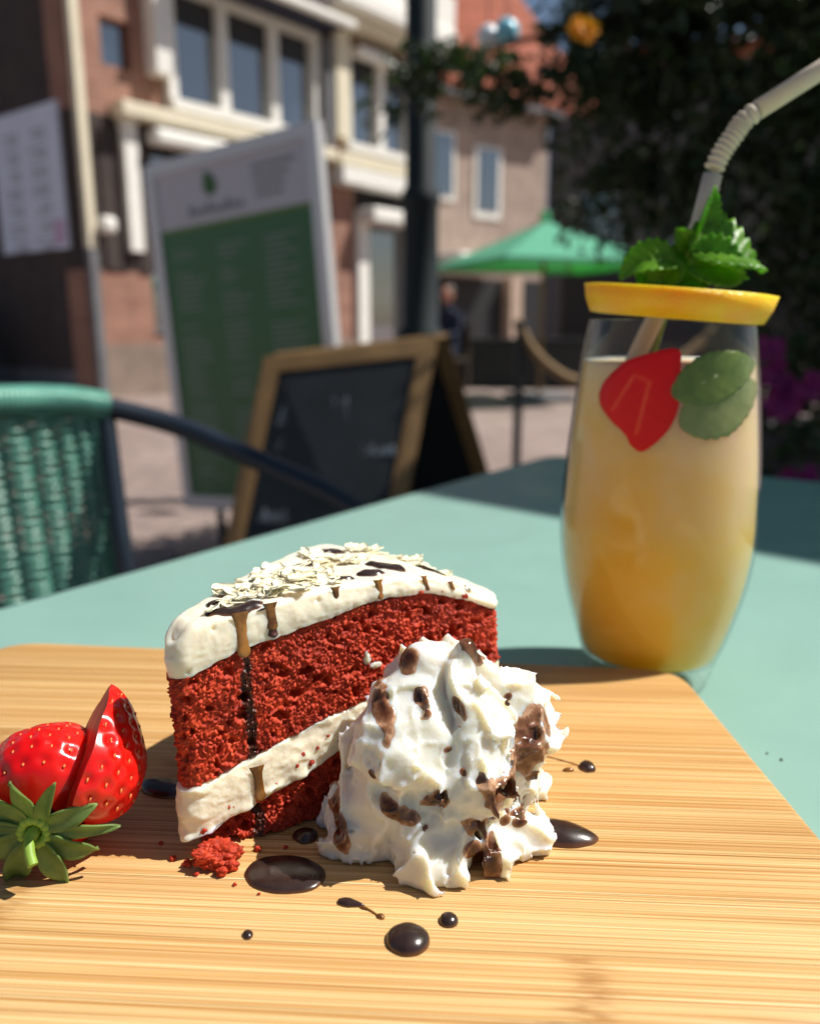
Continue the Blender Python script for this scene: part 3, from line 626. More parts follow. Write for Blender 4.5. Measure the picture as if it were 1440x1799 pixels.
# ================================================================== chocolate sauce on the board
def sauce(label, x, y, a, b_, rot, h, **k): return props(blob('chocolate_drop', x, y, a, b_, rot, h, k.pop('mat', sauce_m), None, None, None, **k), label, 'chocolate')
sauce('large oval chocolate sauce puddle in front of the cake slice', -.0285, .1647, .0097, .0064, -.12, .0016, seed=3, prof=.42, irr=.08)
sauce('dark round sauce drop in the shade between cake and whipped cream', -.0258, .1789, .0031, .0029, 0, .0018, seed=5)
sauce('largest round glossy chocolate drop near the front of the board', -.0004, .1440, .0044, .0046, .3, .0026, seed=7, irr=.06)
sauce('small round chocolate drop right of the largest drop', .0082, .1497, .0020, .0021, 0, .0016, seed=8, irr=.05)
sauce('pointed chocolate drop with a thin tail, below the puddle', -.0137, .1552, .0024, .0013, -.25, .0010, seed=9, tail=.0016)
sauce('tiny chocolate drop at the end of the thin tail', -.0062, .1509, .0010, .0007, -.6, .0007, seed=10, mat=drip_m)
sauce('tiny lone chocolate drop left on the bare front of the board', -.0336, .1456, .0011, .0013, .4, .0009, seed=11)
sauce('tiny dark speck of sauce in the whipped cream shadow', .0047, .1607, .0007, .0008, 0, .0005, seed=12)
sauce('pointed chocolate puddle under the right side of the whipped cream', .0355, .1800, .0085, .0056, -.2, .0030, seed=13, tail=.003, prof=.7)
sauce('small round chocolate drop right of the whipped cream', .0505, .2112, .0024, .0027, 0, .0017, seed=14)
sauce('tiny chocolate fleck between whipped cream and the right drop', .0448, .2096, .0016, .0008, 0, .0008, seed=15, mat=drip_m)
sauce('dark chocolate streak between the strawberry and the cake tip', -.0670, .2000, .0075, .0042, -.45, .0024, seed=16)
props(MB().tube(bez([(-.0112, .1541, BZ + .0001), (-.0088, .1530, BZ + .0001), (-.0068, .1513, BZ + .0001)], 8), [.00012, .0002, .0003, .0004, .00045, .0004, .00035, .0003, .00028, .00026, .00025, .00025, .00025, .00025, .00025, .00025, .0002], 6).obj('sauce_thread', drip_m, None, True, (-.009, .153, BZ)), 'thin brown sauce thread joining two small drops', 'chocolate')
props(MB().tube(bez([(.0395, .2175, BZ + .0001), (.0440, .2150, BZ + .0001), (.0485, .2122, BZ + .0001)], 8), .00022, 6).obj('sauce_thread', drip_m, None, True, (.044, .215, BZ)), 'thin brown sauce thread beside the right-hand drop', 'chocolate')

# ================================================================== whipped cream (implicit surface -> surface nets)
def surface_nets(Fv, org, h):
    S = Fv < 0; nx, ny, nz = Fv.shape
    cor = [(i, j, k) for i in (0, 1) for j in (0, 1) for k in (0, 1)]
    sl = lambda A, o: A[o[0]:nx - 1 + o[0], o[1]:ny - 1 + o[1], o[2]:nz - 1 + o[2]]
    cnt = sum(sl(S, o).astype(np.int8) for o in cor); act = (cnt > 0) & (cnt < 8)
    idx = np.argwhere(act); vid = -np.ones(act.shape, np.int64); vid[act] = np.arange(len(idx))
    acc = np.zeros((len(idx), 3)); num = np.zeros(len(idx))
    for a in cor:
        for ax in range(3):
            if a[ax]: continue
            b_ = list(a); b_[ax] = 1
            fa = Fv[idx[:, 0] + a[0], idx[:, 1] + a[1], idx[:, 2] + a[2]]; fb = Fv[idx[:, 0] + b_[0], idx[:, 1] + b_[1], idx[:, 2] + b_[2]]
            m = (fa < 0) != (fb < 0); t = np.where(m, fa / np.where(m, fa - fb, 1), 0)
            p = np.tile(np.array(a, float), (len(idx), 1)); p[:, ax] += t
            acc += p * m[:, None]; num += m
    V = (idx + acc / num[:, None]) * h + org; Q = []
    for ax in range(3):
        o = [0, 0, 0]; o[ax] = 1; n = [nx, ny, nz]
        A = S[:n[0] - o[0], :n[1] - o[1], :n[2] - o[2]]; B = S[o[0]:, o[1]:, o[2]:]
        e = np.argwhere(A != B); u, v = [k for k in range(3) if k != ax]
        e = e[(e[:, u] > 0) & (e[:, v] > 0) & (e[:, u] < n[u] - 1) & (e[:, v] < n[v] - 1)]
        def g(du, dv):
            q = e.copy(); q[:, u] += du; q[:, v] += dv; return vid[q[:, 0], q[:, 1], q[:, 2]]
        q = np.stack([g(-1, -1), g(0, -1), g(0, 0), g(-1, 0)], 1)
        ins = A[e[:, 0], e[:, 1], e[:, 2]]; fl = ins if ax != 1 else ~ins
        q[~fl] = q[~fl][:, ::-1]; Q.append(q)
    return V, np.concatenate(Q)
WC = np.array([.0095, .1885, BZ]); H_ = .00055
nx, ny, nz = int(.078 / H_), int(.080 / H_), int(.060 / H_)
gx, gy, gz = np.meshgrid(np.arange(nx), np.arange(ny), np.arange(nz), indexing='ij')
org = np.array([-.039, -.041, -.0016])
L0 = np.stack([gx, gy, gz], -1) * H_ + org
def whip_field(L0):
    wv = np.stack([vnoise(L0 / .016, 71), vnoise(L0 / .016 + 9, 72), vnoise(L0 / .014 + 4, 73)], -1) * np.array([.0036, .0036, .0024])
    q = L0 + wv; x, y, z = q[..., 0], q[..., 1], q[..., 2]
    cx = -.0030 + .0055 * sstep(.004, .03, z); r = np.hypot(x - cx, y); th = np.arctan2(y, x - cx)
    prof = interp([(-.01, .0305), (.003, .0312), (.007, .0298), (.012, .0262), (.0160, .0250), (.0190, .0272), (.0212, .0288), (.026, .0272), (.033, .0224), (.040, .0165), (.045, .0118), (.0495, .0065), (.053, .0)])
    zs = z - (.0028 * np.sin(2 * th + .6) + .0018 * np.sin(3 * th + 2.0)) * sstep(.006, .016, z) * sstep(.05, .03, z)
    Rr = prof(zs)
    tw = th + 16 * z
    fold = np.abs(np.sin(tw * 2.5 + 1.2 * vnoise(np.stack([np.cos(th) * 1.5, np.sin(th) * 1.5, z / .02], -1), 74))) ** .75
    up = sstep(.016, .022, zs) * sstep(.056, .042, zs)
    foot = sstep(.013, .004, z)
    Rr = Rr + up * (.0088 * (fold - .62)) + foot * .0065 * (np.abs(np.sin(th * 3.5 + .7 + 10 * z)) - .55)
    # thinner torn lips
    rid = 1 - np.abs(vnoise(np.stack([x, y, z * .8], -1) / .0075, 75)); Rr = Rr + .0044 * (rid ** 3 - .36)
    rid2 = 1 - np.abs(vnoise(np.stack([x, y, z], -1) / .0034, 76)); Rr = Rr + .0017 * (rid2 ** 3 - .36)
    Rr = Rr - np.clip(z - .0485, 0, 1) * 3.0
    d = (r - Rr) * .75
    # curled peak
    for (px, py, pz, pr) in ((.0065, -.004, .0485, .0042), (.0052, -.0055, .0500, .0030), (-.004, -.003, .0455, .0065), (.0125, .003, .0425, .0050)):
        e = np.sqrt((x - px) ** 2 + (y - py) ** 2 + (z - pz) ** 2) - pr; k = .003
        hh = np.clip(.5 + .5 * (e - d) / k, 0, 1); d = e * (1 - hh) + d * hh - k * hh * (1 - hh)
    gp = L0[..., :2] + WC[:2] - TIP; cut = gp[..., 0] * nA[0] + gp[..., 1] * nA[1] - .0012
    d = np.maximum(d, -cut); d = np.maximum(d, -(L0[..., 2] - .0002)); return d
Fv = whip_field(L0)
WV, WQ = surface_nets(Fv, org, H_)
def relax(V, Q, it, lam=.5):
    n = len(V)
    for _ in range(it):
        acc = np.zeros_like(V); cn = np.zeros(n)
        for a_, b_ in ((0, 1), (1, 2), (2, 3), (3, 0)):
            for u_, v_ in ((a_, b_), (b_, a_)):
                for ax in range(3): acc[:, ax] += np.bincount(Q[:, u_], V[Q[:, v_], ax], n)
                cn += np.bincount(Q[:, u_], None, n)
        V = V + lam * (acc / np.maximum(cn, 1)[:, None] - V)
    return V
WV = relax(WV, WQ, 1)
WV = WV * np.array([.87, .88, .95]) + np.array([-.0014, 0, .0]) + WC
whip = empty('whipped_cream', tuple(WC), 'mound of white whipped cream streaked with chocolate sauce, leaning on the cake', 'whipped cream')
cream_o = mesh_obj('cream_body', WV, WQ, whip_m, whip, True, tuple(WC))
# chocolate smears: pieces of the cream's own surface, raised a little
me = cream_o.data; WN = np.zeros((len(me.vertices), 3)); me.vertices.foreach_get('normal', WN.ravel()) if False else None
nn_ = np.empty(len(me.vertices) * 3); me.vertex_normals.foreach_get('vector', nn_); WN = nn_.reshape(-1, 3)
CAMP = np.array([0, 0, .14])
def smear(cx, cz, rx, rz, rot, th, seed, mat=smear_m, ymax=.19):
    dxy = WV[:, 0] - cx; dz = WV[:, 2] - cz
    u = (dxy * math.cos(rot) + dz * math.sin(rot)) / rx; v = (-dxy * math.sin(rot) + dz * math.cos(rot)) / rz
    dd = 1 - np.sqrt(u * u + v * v) + .75 * fbm(WV / .0050 + seed, 3, seed)
    m = (dd > -.35) & (WV[:, 1] < ymax) & (WN[:, 1] < .45)
    keep = m[WQ].all(1); q = WQ[keep]
    if len(q) < 4: return
    ids = np.unique(q); mp = -np.ones(len(WV), int); mp[ids] = np.arange(len(ids))
    V = WV[ids] + WN[ids] * (th * np.clip(dd[ids] / .25, -1.4, 1) * (1 + .35 * vnoise(WV[ids] / .0016, seed)))[:, None]
    mesh_obj('chocolate_smear', V, mp[q], mat, whip, True, tuple(WC), {'thick': np.clip(dd[ids], 0, 1)})
SM = [(-.0060, .0525, .0026, .0052, .35, 1), (-.0005, .0615, .0032, .0028, 0, 2), (.0030, .0545, .0022, .0028, .2, 3), (.0165, .0630, .0050, .0028, -.7, 4), (.0113, .0530, .0016, .0024, .2, 5), (-.0030, .0318, .0056, .0022, -.6, 6), (.0060, .0338, .0046, .0020, .35, 7), (.0205, .0365, .0060, .0052, -.3, 8), (.0280, .0405, .0052, .0078, -.2, 9), (.0150, .0275, .0062, .0024, -.7, 10), (.0142, .0225, .0020, .0020, 0, 11), (.0225, .0250, .0020, .0017, 0, 12), (.0262, .0240, .0022, .0014, .2, 13), (.0175, .0155 + .004, .0034, .0052, .2, 14), (-.0165, .0240, .0022, .0060, .35, 15), (.0305, .0330, .0030, .0024, .6, 16), (.0178, .0285, .0024, .0012, .4, 17), (.0195, .0265, .0018, .0010, 0, 18)]
SM += [(.0085, .0445, .0012, .0009, 0, 31), (-.0085, .0405, .0010, .0014, .3, 32), (.0120, .0405, .0009, .0008, 0, 33), (.0235, .0520, .0012, .0010, .4, 34), (.0035, .0280, .0010, .0009, 0, 35), (.0245, .0300, .0016, .0012, .2, 36)]
for (a, b_, c_, d_, e_, f_) in SM: smear(a, b_, c_ * .92, d_ * .92, e_, .00018, f_)

# ================================================================== strawberry
def leafmesh(base, d, nrm, L_, W_, curl=.3, fold=.2, serr=0.0, nserr=9, vein=0.0, nu=16, nv=9, shape=.7, twist=0.0, tip=1.0, wav=0.0):
    d = Vector(d).normalized(); nrm = Vector(nrm); nrm = (nrm - d * nrm.dot(d)).normalized(); sd = d.cross(nrm)
    V = []; p = Vector(base); ph = random.random() * 9
    for i in range(nu):
        t = i / (nu - 1); ang = curl * t; tw = twist * t
        dl = d * math.cos(ang) - nrm * math.sin(ang); nl = nrm * math.cos(ang) + d * math.sin(ang)
        s2 = sd * math.cos(tw) + nl * math.sin(tw); n2 = nl * math.cos(tw) - sd * math.sin(tw)
        w = W_ * (math.sin(math.pi * min(1, t * .98 + .02) ** shape)) ** .8 * .5
        if serr: w *= 1 + serr * ((t * nserr) % 1 - .5)
        for j in range(nv):
            a = j / (nv - 1) * 2 - 1
            hgt = fold * abs(a) * w + (vein * W_ * math.sin((t * nserr - abs(a) * 1.6) * 2 * math.pi) * (1 - a * a * .3) * (.3 + abs(a)) if vein else 0) + wav * W_ * math.sin(t * 7 + a * 2 + ph) * abs(a)
            V.append(p + s2 * (a * w) + n2 * hgt)
        p = p + dl * (L_ / (nu - 1))
    return V, gridF(nu, nv)
def solid_leaf(name, mat, parent, off, th=.0003, **k):
    V, F = leafmesh(**k); o = mesh_obj(name, V, F, mat, parent, True, off)
    md = o.modifiers.new('solid', 'SOLIDIFY'); md.thickness = th; md.offset = 0; return o
berry = empty('strawberry', (-.0875, .178, BZ), 'halved red strawberry with green leafy cap on the left of the board', 'strawberry'); SO = (-.0875, .178, BZ)
def berry_half(base, axis, cutn, L_, R_, span, seed, flat=1.0, power=.62, bl=.72):
    ax = Vector(axis).normalized(); cn = Vector(cutn); cn = (cn - ax * cn.dot(ax)).normalized(); sd = ax.cross(cn)
    nu, nv = 64, 81; V = []; prof = lambda u: R_ * (math.sin(math.pi * (u * .985 + .008) ** power)) ** bl
    seeds = []
    for i in range(nu):
        u = i / (nu - 1); r = prof(u)
        for j in range(nv):
            a = -span / 2 + span * j / (nv - 1)            # angle measured from -cn
            q = (-cn * math.cos(a) * flat + sd * math.sin(a)) * r
            V.append(Vector(base) + ax * (u * L_) + q)
    V = np.array(V)
    # seed dimples
    SP = []
    for i in range(9):
        u = .12 + .8 * i / 8; r = prof(u); m = max(3, int(r * span / .0044))
        for j in range(m):
            a = -span / 2 + span * (j + .5 * (i % 2) + .25) / m
            if abs(a) > span / 2 - .08: continue
            q = (-cn * math.cos(a) * flat + sd * math.sin(a)); SP.append((np.array(Vector(base) + ax * (u * L_) + q * r), q.normalized()))
    cen = np.array(Vector(base) + ax * (L_ * .45))
    for sp, q in SP:
        d = np.linalg.norm(V - sp, axis=1); k = np.exp(-(d / .0012) ** 2) * .0008
        dirv = (cen - V); dirv /= np.linalg.norm(dirv, axis=1)[:, None] + 1e-9; V += dirv * k[:, None]
    V += .0004 * np.stack([vnoise(V / .006, seed), vnoise(V / .006, seed + 1), vnoise(V / .006, seed + 2)], -1)
    o = mesh_obj('berry_half', V, gridF(nu, nv), berry_m, berry, True, SO)
    sm = MB()
    for sp, q in SP:
        Mq = (ax.to_track_quat('Z', 'Y')).to_matrix().to_4x4(); sm.ball(Vector(sp) - Vector(q) * .00055, .0003, .0003, .00058, 8, Mq)
    so = sm.obj('seed', seed_m, o, True, SO); so['kind'] = 'stuff'
    # cut face
    e0 = [V[i * nv] for i in range(nu)]; e1 = [V[i * nv + nv - 1] for i in range(nu)]; C = []; core = []; m = 15
    for i in range(nu):
        for j in range(m):
            t = j / (m - 1); p = e0[i] * (1 - t) + e1[i] * t; bul = .0006 * math.sin(math.pi * t) * math.sin(math.pi * i / (nu - 1)); C.append(p + np.array(cn) * (bul - .0001)); core.append(1 - abs(2 * t - 1) * (1.0 - .2 * i / nu) - .0)
    mesh_obj('cut_face', C, gridF(nu, m), berrycut_m, o, True, SO, {'core': core})
    return o
CAL = Vector((-.0845, .1650, BZ + .0122))
berry_half(CAL + Vector((-.0005, .0015, .0010)), (-.16, .97, .10), (.9, .1, -.35), .033, .0158, R(290), 21)
berry_half(CAL + Vector((.0045, .0035, -.0005)), (.12, .62, .62), (-.85, -.38, .32), .0325, .0150, R(188), 25, 1.0, .66, .56)
for k, (ang, L_, W_, cu, out) in enumerate([(95, .0130, .0052, -.35, .35), (62, .0135, .0048, -.5, .55), (25, .0120, .0062, .3, .25), (2, .0150, .0048, .3, .15), (-28, .0120, .0070, .5, .3), (-62, .0115, .0072, .8, .35), (-118, .0135, .0075, .5, .4), (-155, .0130, .0072, .4, .3), (172, .0135, .0075, .4, .35), (142, .0140, .0062, .2, .4), (118, .011, .004, -.2, .6)]):
    a = R(ang); dr = Vector((math.cos(a), -out * .6, math.sin(a))); nr = Vector((0, -1, .15))
    solid_leaf('sepal', sepal_m, berry, SO, .0005, base=CAL + Vector((math.cos(a) * .0028, -.0015, math.sin(a) * .0028)), d=dr, nrm=nr, L_=L_ * 1.08, W_=W_ * .80, curl=cu + random.uniform(-.5, .7), fold=.35, shape=.72, twist=random.uniform(-.8, .8), wav=.10)
st = [CAL + Vector(v) for v in ((-.0005, .0, -.0005), (-.0005, -.0032, -.0012), (.0004, -.0055, -.0030), (.0016, -.0070, -.0048))]
auto_smooth(MB().tube(bez(st, 6), [.0022 - .0010 * min(1, k / 6) for k in range(19)], 10).obj('stem', stem_m, berry, True, SO), 60)
rg = MB()
for k in range(14):
    a = 2 * math.pi * k / 14; p = CAL + Vector((math.cos(a) * .0030, -.0016, math.sin(a) * .0030)); rg.ball(p, .0013, .0012, .0013, 8)
auto_smooth(rg.obj('cap_ring', stem_m, berry, True, SO), 60)

# ================================================================== glass, drink and garnish
GC = (.0955, .3085, 0); gx0, gy0 = GC[0], GC[1]
gl = empty('drinking_glass', GC, 'tall rounded clear tumbler behind the board', 'glass')
outer = [(.0215, .0), (.0232, .0010), (.0246, .0060), (.0268, .0130), (.0292, .0195), (.0330, .0335), (.0354, .0453), (.0368, .0590), (.0366, .0720), (.0356, .0900), (.0334, .1122), (.0319, .1246), (.0304, .1349), (.0293, .1405)]
outer = [tuple(p) for p in bez([(r, z, 0) for r, z in outer], 5)]; outer = [(p[0], p[1]) for p in outer]
inner = [(r - .0005, z) for r, z in outer if z > .011]
prof = [(.0001, 0)] + outer + [(.02915, .1409), (.0288, .1407)] + inner[::-1] + [(.018, .0085), (.0001, .0080)]
MB().lathe(prof, (0, 0, 0), 96).obj('tumbler', glass_m, gl, True)
LZ = .1262
lp = [(.0001, .0086), (.017, .0090)] + [(r - .0015, z) for r, z in outer if .0118 < z < LZ - .001] + [(.0303, LZ), (.0294, LZ - .0006), (.0001, LZ - .0006)]
dr = MB().lathe(lp, (0, 0, 0), 96).obj('juice', juice_m, None, True); dr.location = GC
props(dr, 'cloudy peach and orange juice filling the tall tumbler', 'drink')
def rin(z): return float(np.interp(z, [p[1] for p in outer], [p[0] for p in outer])) - .0006
def on_wall(phi, z, inset): r = rin(z) - inset; return (gx0 + r * math.cos(phi), gy0 + r * math.sin(phi), z)
# ice cubes just under the surface of the drink
for k, (ph, z, sc, rot, lab) in enumerate([(-112, .074, .0085, .4, 'pale ice cube at the left of the juice'), (-84, .060, .0075, 1.1, 'pale ice cube low in the middle of the juice'), (-62, .098, .0085, .8, 'pale ice cube high on the right of the juice')]):
    p = on_wall(R(ph), z, sc * 1.75 + .0008); Mx = Matrix.Rotation(rot, 3, 'Y') @ Matrix.Rotation(rot * 1.7, 3, 'Z')
    b3 = MB().box(-sc, sc, -sc, sc, -sc, sc, Mx.to_4x4(), sc * .5); V_ = []
    for v in b3.V:                                       # flattened where it leans on the glass
        w_ = Vector(v) + Vector(p); rr_ = math.hypot(w_.x - gx0, w_.y - gy0); k_ = min(1, (rin(w_.z) - .0003) / rr_); V_.append((gx0 + (w_.x - gx0) * k_, gy0 + (w_.y - gy0) * k_, w_.z))
    b3.V = V_; o = b3.obj('ice_cube', ice_m, None, True, p); props(o, lab, 'ice')
# strawberry slice pressed against the glass
OUT = [(-42, -50), (-17, -66), (58, -84), (69, -50), (72, 10), (58, 50), (24, 84), (2, 78), (-14, 58), (-48, 34), (-74, 8), (-70, -22)]
OUT = [np.array(p) * .000205 for p in OUT]; ring = bez([tuple(p) + (0,) for p in OUT + OUT[:1]], 6)[:-1]
def heart(t): p = ring[int(t * len(ring)) % len(ring)]; return p[0], -p[1]
def vline(x, y):                                    # paler V of the core
    def sd(a, b_):
        a, b_ = np.array(a) * .000205, np.array(b_) * .000205; q = np.array([x, -y]); t = np.clip((q - a) @ (b_ - a) / ((b_ - a) @ (b_ - a)), 0, 1); return np.linalg.norm(q - a - t * (b_ - a))
    return min(sd((-40, 20), (-5, -40)), sd((-5, -40), (22, -30)), sd((22, -30), (8, 55)))
V = []; core = []; na, nr = len(ring), 14; phc, zc = R(-125), .1140
for lay, ins in ((0, .0002), (1, .0032)):
    for i in range(nr + 1):
        for k in range(na):
            hx, hy = heart(k / na); q = i / nr; x, y = hx * q, hy * q; z = zc + y; rr = rin(z)
            V.append(on_wall(phc + x / rr, z, ins + (.0005 * q ** 6 + .00012 * math.sin(x * 900) * math.sin(y * 1100)) * (1 - lay))); core.append(.66 * math.exp(-(vline(x, y) / .0011) ** 2) + .1)
n1 = (nr + 1) * na; F = []
for lay in (0, 1):
    for i in range(nr):
        for k in range(na):
            f = (lay * n1 + i * na + k, lay * n1 + (i + 1) * na + k, lay * n1 + (i + 1) * na + (k + 1) % na, lay * n1 + i * na + (k + 1) % na); F.append(f if lay == 0 else f[::-1])
for k in range(na): F.append((nr * na + k, n1 + nr * na + k, n1 + nr * na + (k + 1) % na, nr * na + (k + 1) % na))
props(mesh_obj('strawberry_slice', V, F, slice_m, None, True, on_wall(phc, zc, 0), {'core': core}), 'red strawberry slice floating against the inside of the glass', 'strawberry')
# mint leaves in the drink
def sunk_leaf(pc, zc2, Ln, Wd, rt, deep, mat, label, flip=1):
    V = []; nu, nv = 34, 15
    for i in range(nu):
        t = i / (nu - 1); w = Wd * (math.sin(math.pi * (t * .98 + .01) ** .72)) ** 1.0 * (1 + .10 * ((t * 10) % 1 - .5))
        for j in range(nv):
            a = j / (nv - 1) * 2 - 1; u = (t - .5) * Ln * flip; v = a * w + .0018 * math.sin(t * 3.1) - .001
            x = u * math.cos(rt) - v * math.sin(rt); z = min(zc2 + u * math.sin(rt) + v * math.cos(rt), .1385)
            rib = .00045 * math.sin((t * 8 - abs(a) * 1.5) * 6.28) * (.25 + abs(a)) + .0004 * math.exp(-(a / .12) ** 2)
            V.append(on_wall(pc + x / rin(z), z, min(.00072, max(.0001, deep + rib * .35 + .00012 * math.sin(t * 7 + a * 2)))))
    o = mesh_obj('mint_leaf', V, gridF(nu, nv), mat, None, True, on_wall(pc, zc2, 0)); md = o.modifiers.new('solid', 'SOLIDIFY'); md.thickness = .0003
    props(o, label, 'leaf', 'mint leaves in the drink')
sunk_leaf(R(-70), .1222, .040, .0085, R(14), .0002, mint_wet_m, 'upper wet mint leaf sticking out of the juice inside the glass')
sunk_leaf(R(-64), .1130, .042, .0105, R(16), .0006, mint_hazed_m, 'lower mint leaf sunk in the juice inside the glass')
# straw
sp0 = Vector((.0755, .3140, .104)); sp1 = Vector((.1063, .3170, .1745)); sp2 = Vector((.1102, .3175, .1940)); sp3 = Vector((.1245, .3170, .2140)); sp4 = Vector((.1640, .3150, .2385))
straw = empty('paper_straw', (.0881, .315, .13), 'cream coloured bendy paper straw leaning out of the glass', 'straw'); PO = (.0881, .315, .13)
MB().tube([sp0, (sp0 + sp1) / 2, sp1, sp2 - (sp2 - sp1) * .1], .0034, 20).obj('straw_shaft', straw_m, straw, True, PO)
cp = bez([sp1, sp2, (sp2 + sp3) / 2 + Vector((-.0012, 0, .0012)), sp3, sp4], 30)[30:90]; rr = [.0033 + .0005 * math.sin(i / len(cp) * 12 * 2 * math.pi) for i in range(len(cp))]
MB().tube(cp, rr, 20).obj('straw_bend', straw_m, straw, True, PO)
MB().tube([cp[-1], Vector(cp[-1]).lerp(sp4, .5), sp4], .0034, 20).obj('straw_tip', straw_m, straw, True, PO)
# orange half slice lying on the rim
osl = empty('orange_slice', (gx0 + .0010, gy0, .1412), 'half slice of orange lying across the rim of the glass', 'orange slice', rot=(R(2), R(4.2), 0))
Rt, Rb, th = .0342, .0308, .0104; na = 60
def arc(r, z, n=na, a0=180, a1=360): return [(r * math.cos(R(a0 + (a1 - a0) * k / n)), r * math.sin(R(a0 + (a1 - a0) * k / n)), z) for k in range(n + 1)]
Rm = (Rt + Rb) / 2 + .0006
V = arc(Rb - .0030, .0) + arc(Rb, .0003) + arc(Rm, th * .5) + arc(Rt, th - .0004) + arc(Rt - .0030, th); m = na + 1
MB().add(V, [(i * m + k, i * m + k + 1, (i + 1) * m + k + 1, (i + 1) * m + k) for i in range(4) for k in range(na)]).obj('rind', orange_m, osl, True)
V = arc(Rb - .0030, .0002) + arc(Rb - .0045, .0003) + arc(Rb - .0045, th - .0003) + arc(Rt - .0030, th - .0002)
MB().add(V, [(i * m + k, i * m + k + 1, (i + 1) * m + k + 1, (i + 1) * m + k) for i in range(3) for k in range(na)]).obj('pith', pith_m, osl, True)
for k in range(5):
    a0 = 181.5 + 36 * k; a1 = a0 + 33; rA = Rb - .0050
    pl = [(.003 * math.cos(R((a0 + a1) / 2)), .003 * math.sin(R((a0 + a1) / 2)))] + [(rA * math.cos(R(a0 + (a1 - a0) * q / 8)), rA * math.sin(R(a0 + (a1 - a0) * q / 8))) for q in range(9)]
    MB().prism(pl, .0, th).obj('segment', pulp_m, osl, False)
MB().prism([(x * .999, y * .999) for x, y, z in arc(Rb - .0046, 0)], .0004, th - .0004).obj('membrane', pith_m, osl, False)
# mint sprig
mint = empty('mint_sprig', (gx0 + .004, gy0 + .008, .1425), 'sprig of green mint leaves standing behind the orange slice', 'mint'); MO = (gx0 + .004, gy0 + .008, .1425)
MB().tube(bez([(.0900, .3160, .118), (.0960, .3150, .145), (.1000, .3125, .160), (.1025, .3100, .173)], 8), .0011, 8).obj('stem', stem_m, mint, True, MO)
ML = [((.1015, .3095, .1690), (.30, -.05, 1), (.8, -.7, .1), .0190, .0110, -.1, 1.0),
      ((.1010, .3100, .1660), (-.45, -.2, .5), (-.4, -.8, .4), .0090, .0085, .3, .5), ((.1025, .3100, .1655), (.75, -.2, .10), (.1, -.9, .4), .0085, .0080, .5, .4),
      ((.0955, .3070, .1600), (-.80, -.2, .35), (-.45, -.60, .7), .0235, .0170, 1.9, .35),
      ((.0990, .3045, .1650), (.85, -.15, .10), (.05, -.80, .75), .0320, .0300, 1.1, .3),
      ((.0985, .3020, .1590), (.80, -.35, .10), (-.05, -.85, .6), .0215, .0210, 1.1, .4),
      ((.0985, .3100, .1490), (.15, .05, 1), (.15, -1, .2), .0230, .0190, .2, .35),
      ((.0955, .3070, .1620), (-.35, -.1, -.55), (-.3, -.8, .5), .0170, .0150, .4, .4),
      ((.0930, .3110, .1500), (-.45, .1, .9), (-.2, -.9, .3), .0180, .0160, .7, .4),
      ((.1080, .3120, .1620), (.80, .2, .10), (.1, -.8, .6), .0200, .0230, 1.3, .35)]
for (b0, d0_, n0, l0, w0, c0, f0) in ML:
    solid_leaf('leaf', mint_m, mint, MO, .0003, base=Vector(b0), d=d0_, nrm=n0, L_=l0, W_=w0, curl=c0, fold=f0, serr=.16, nserr=9, vein=.03, nu=37, nv=13, shape=.72, twist=random.uniform(-.3, .3))
# ================================================================== wicker chair
chair = empty('wicker_chair', (-.45, .95, GZ), 'green woven wicker chair with navy tube arm beside the table', 'chair'); HO = (-.45, .95, GZ)
rail = bez([(-.80, .93, .020), (-.70, .83, .050), (-.55, .775, .064), (-.43, .79, .065), (-.36, .84, .061), (-.322, .87, .052)], 60)
rr = [.0155 + .0016 * math.sin(i * 2.1) for i in range(len(rail))]
MB().tube(rail, rr, 14).obj('wrapped_rail', wicker_m, chair, True, HO)
arm = bez([(-.335, .862, .0535), (-.322, .87, .052), (-.257, .88, .033), (-.193, .86, .011), (-.129, .83, -.011), (-.063, .80, -.037), (.0, .78, -.085), (.025, .79, -.20), (.03, .80, -.74)], 10)
auto_smooth(MB().tube(arm, .0112, 14).obj('arm_tube', tube_m, chair, False, HO), 60)
auto_smooth(MB().tube(bez([(-.80, .93, .020), (-.84, 1.05, -.02), (-.80, 1.20, -.10), (-.78, 1.24, -.3), (-.78, 1.26, -.74)], 10), .0112, 12).obj('arm_tube', tube_m, chair, False, HO), 60)
auto_smooth(MB().tube(bez([(-.322, .868, .040), (-.312, .85, -.04), (-.300, .83, -.13), (-.29, .82, -.32), (-.28, .80, -.74)], 8), .010, 12).obj('leg', tube_m, chair, False, HO), 60)
auto_smooth(MB().tube(bez([(-.80, .925, .010), (-.79, .90, -.13), (-.77, .88, -.32), (-.78, .84, -.74)], 8), .010, 12).obj('leg', tube_m, chair, False, HO), 60)
rl = [Vector(p) for p in rail]
def backpt(t, dn, o=0.0):                       # t along the rail, dn downwards, o outwards towards the table
    f = t * (len(rl) - 1); i = min(int(f), len(rl) - 2); p = rl[i].lerp(rl[i + 1], f - i); tg = (rl[i + 1] - rl[i]).normalized(); nm = Vector((tg.y, -tg.x, 0)).normalized()
    if nm.y > 0: nm = -nm
    c = Vector((-.52, .84, 0)); q = p + Vector((0, 0, -dn)); q.x += (c.x - p.x) * -.05 * dn / .1; return q + nm * (o - .10 * dn + .25 * dn * dn)
NR = 16; DEP = .36
for k in range(NR + 1):
    t = k / NR * .985 + .008
    auto_smooth(MB().tube([backpt(t, .008 + DEP * i / 14) for i in range(15)], .0042, 8).obj('woven_rib', wicker_m, chair, False, HO), 70)
wf = MB(); nrow = 74
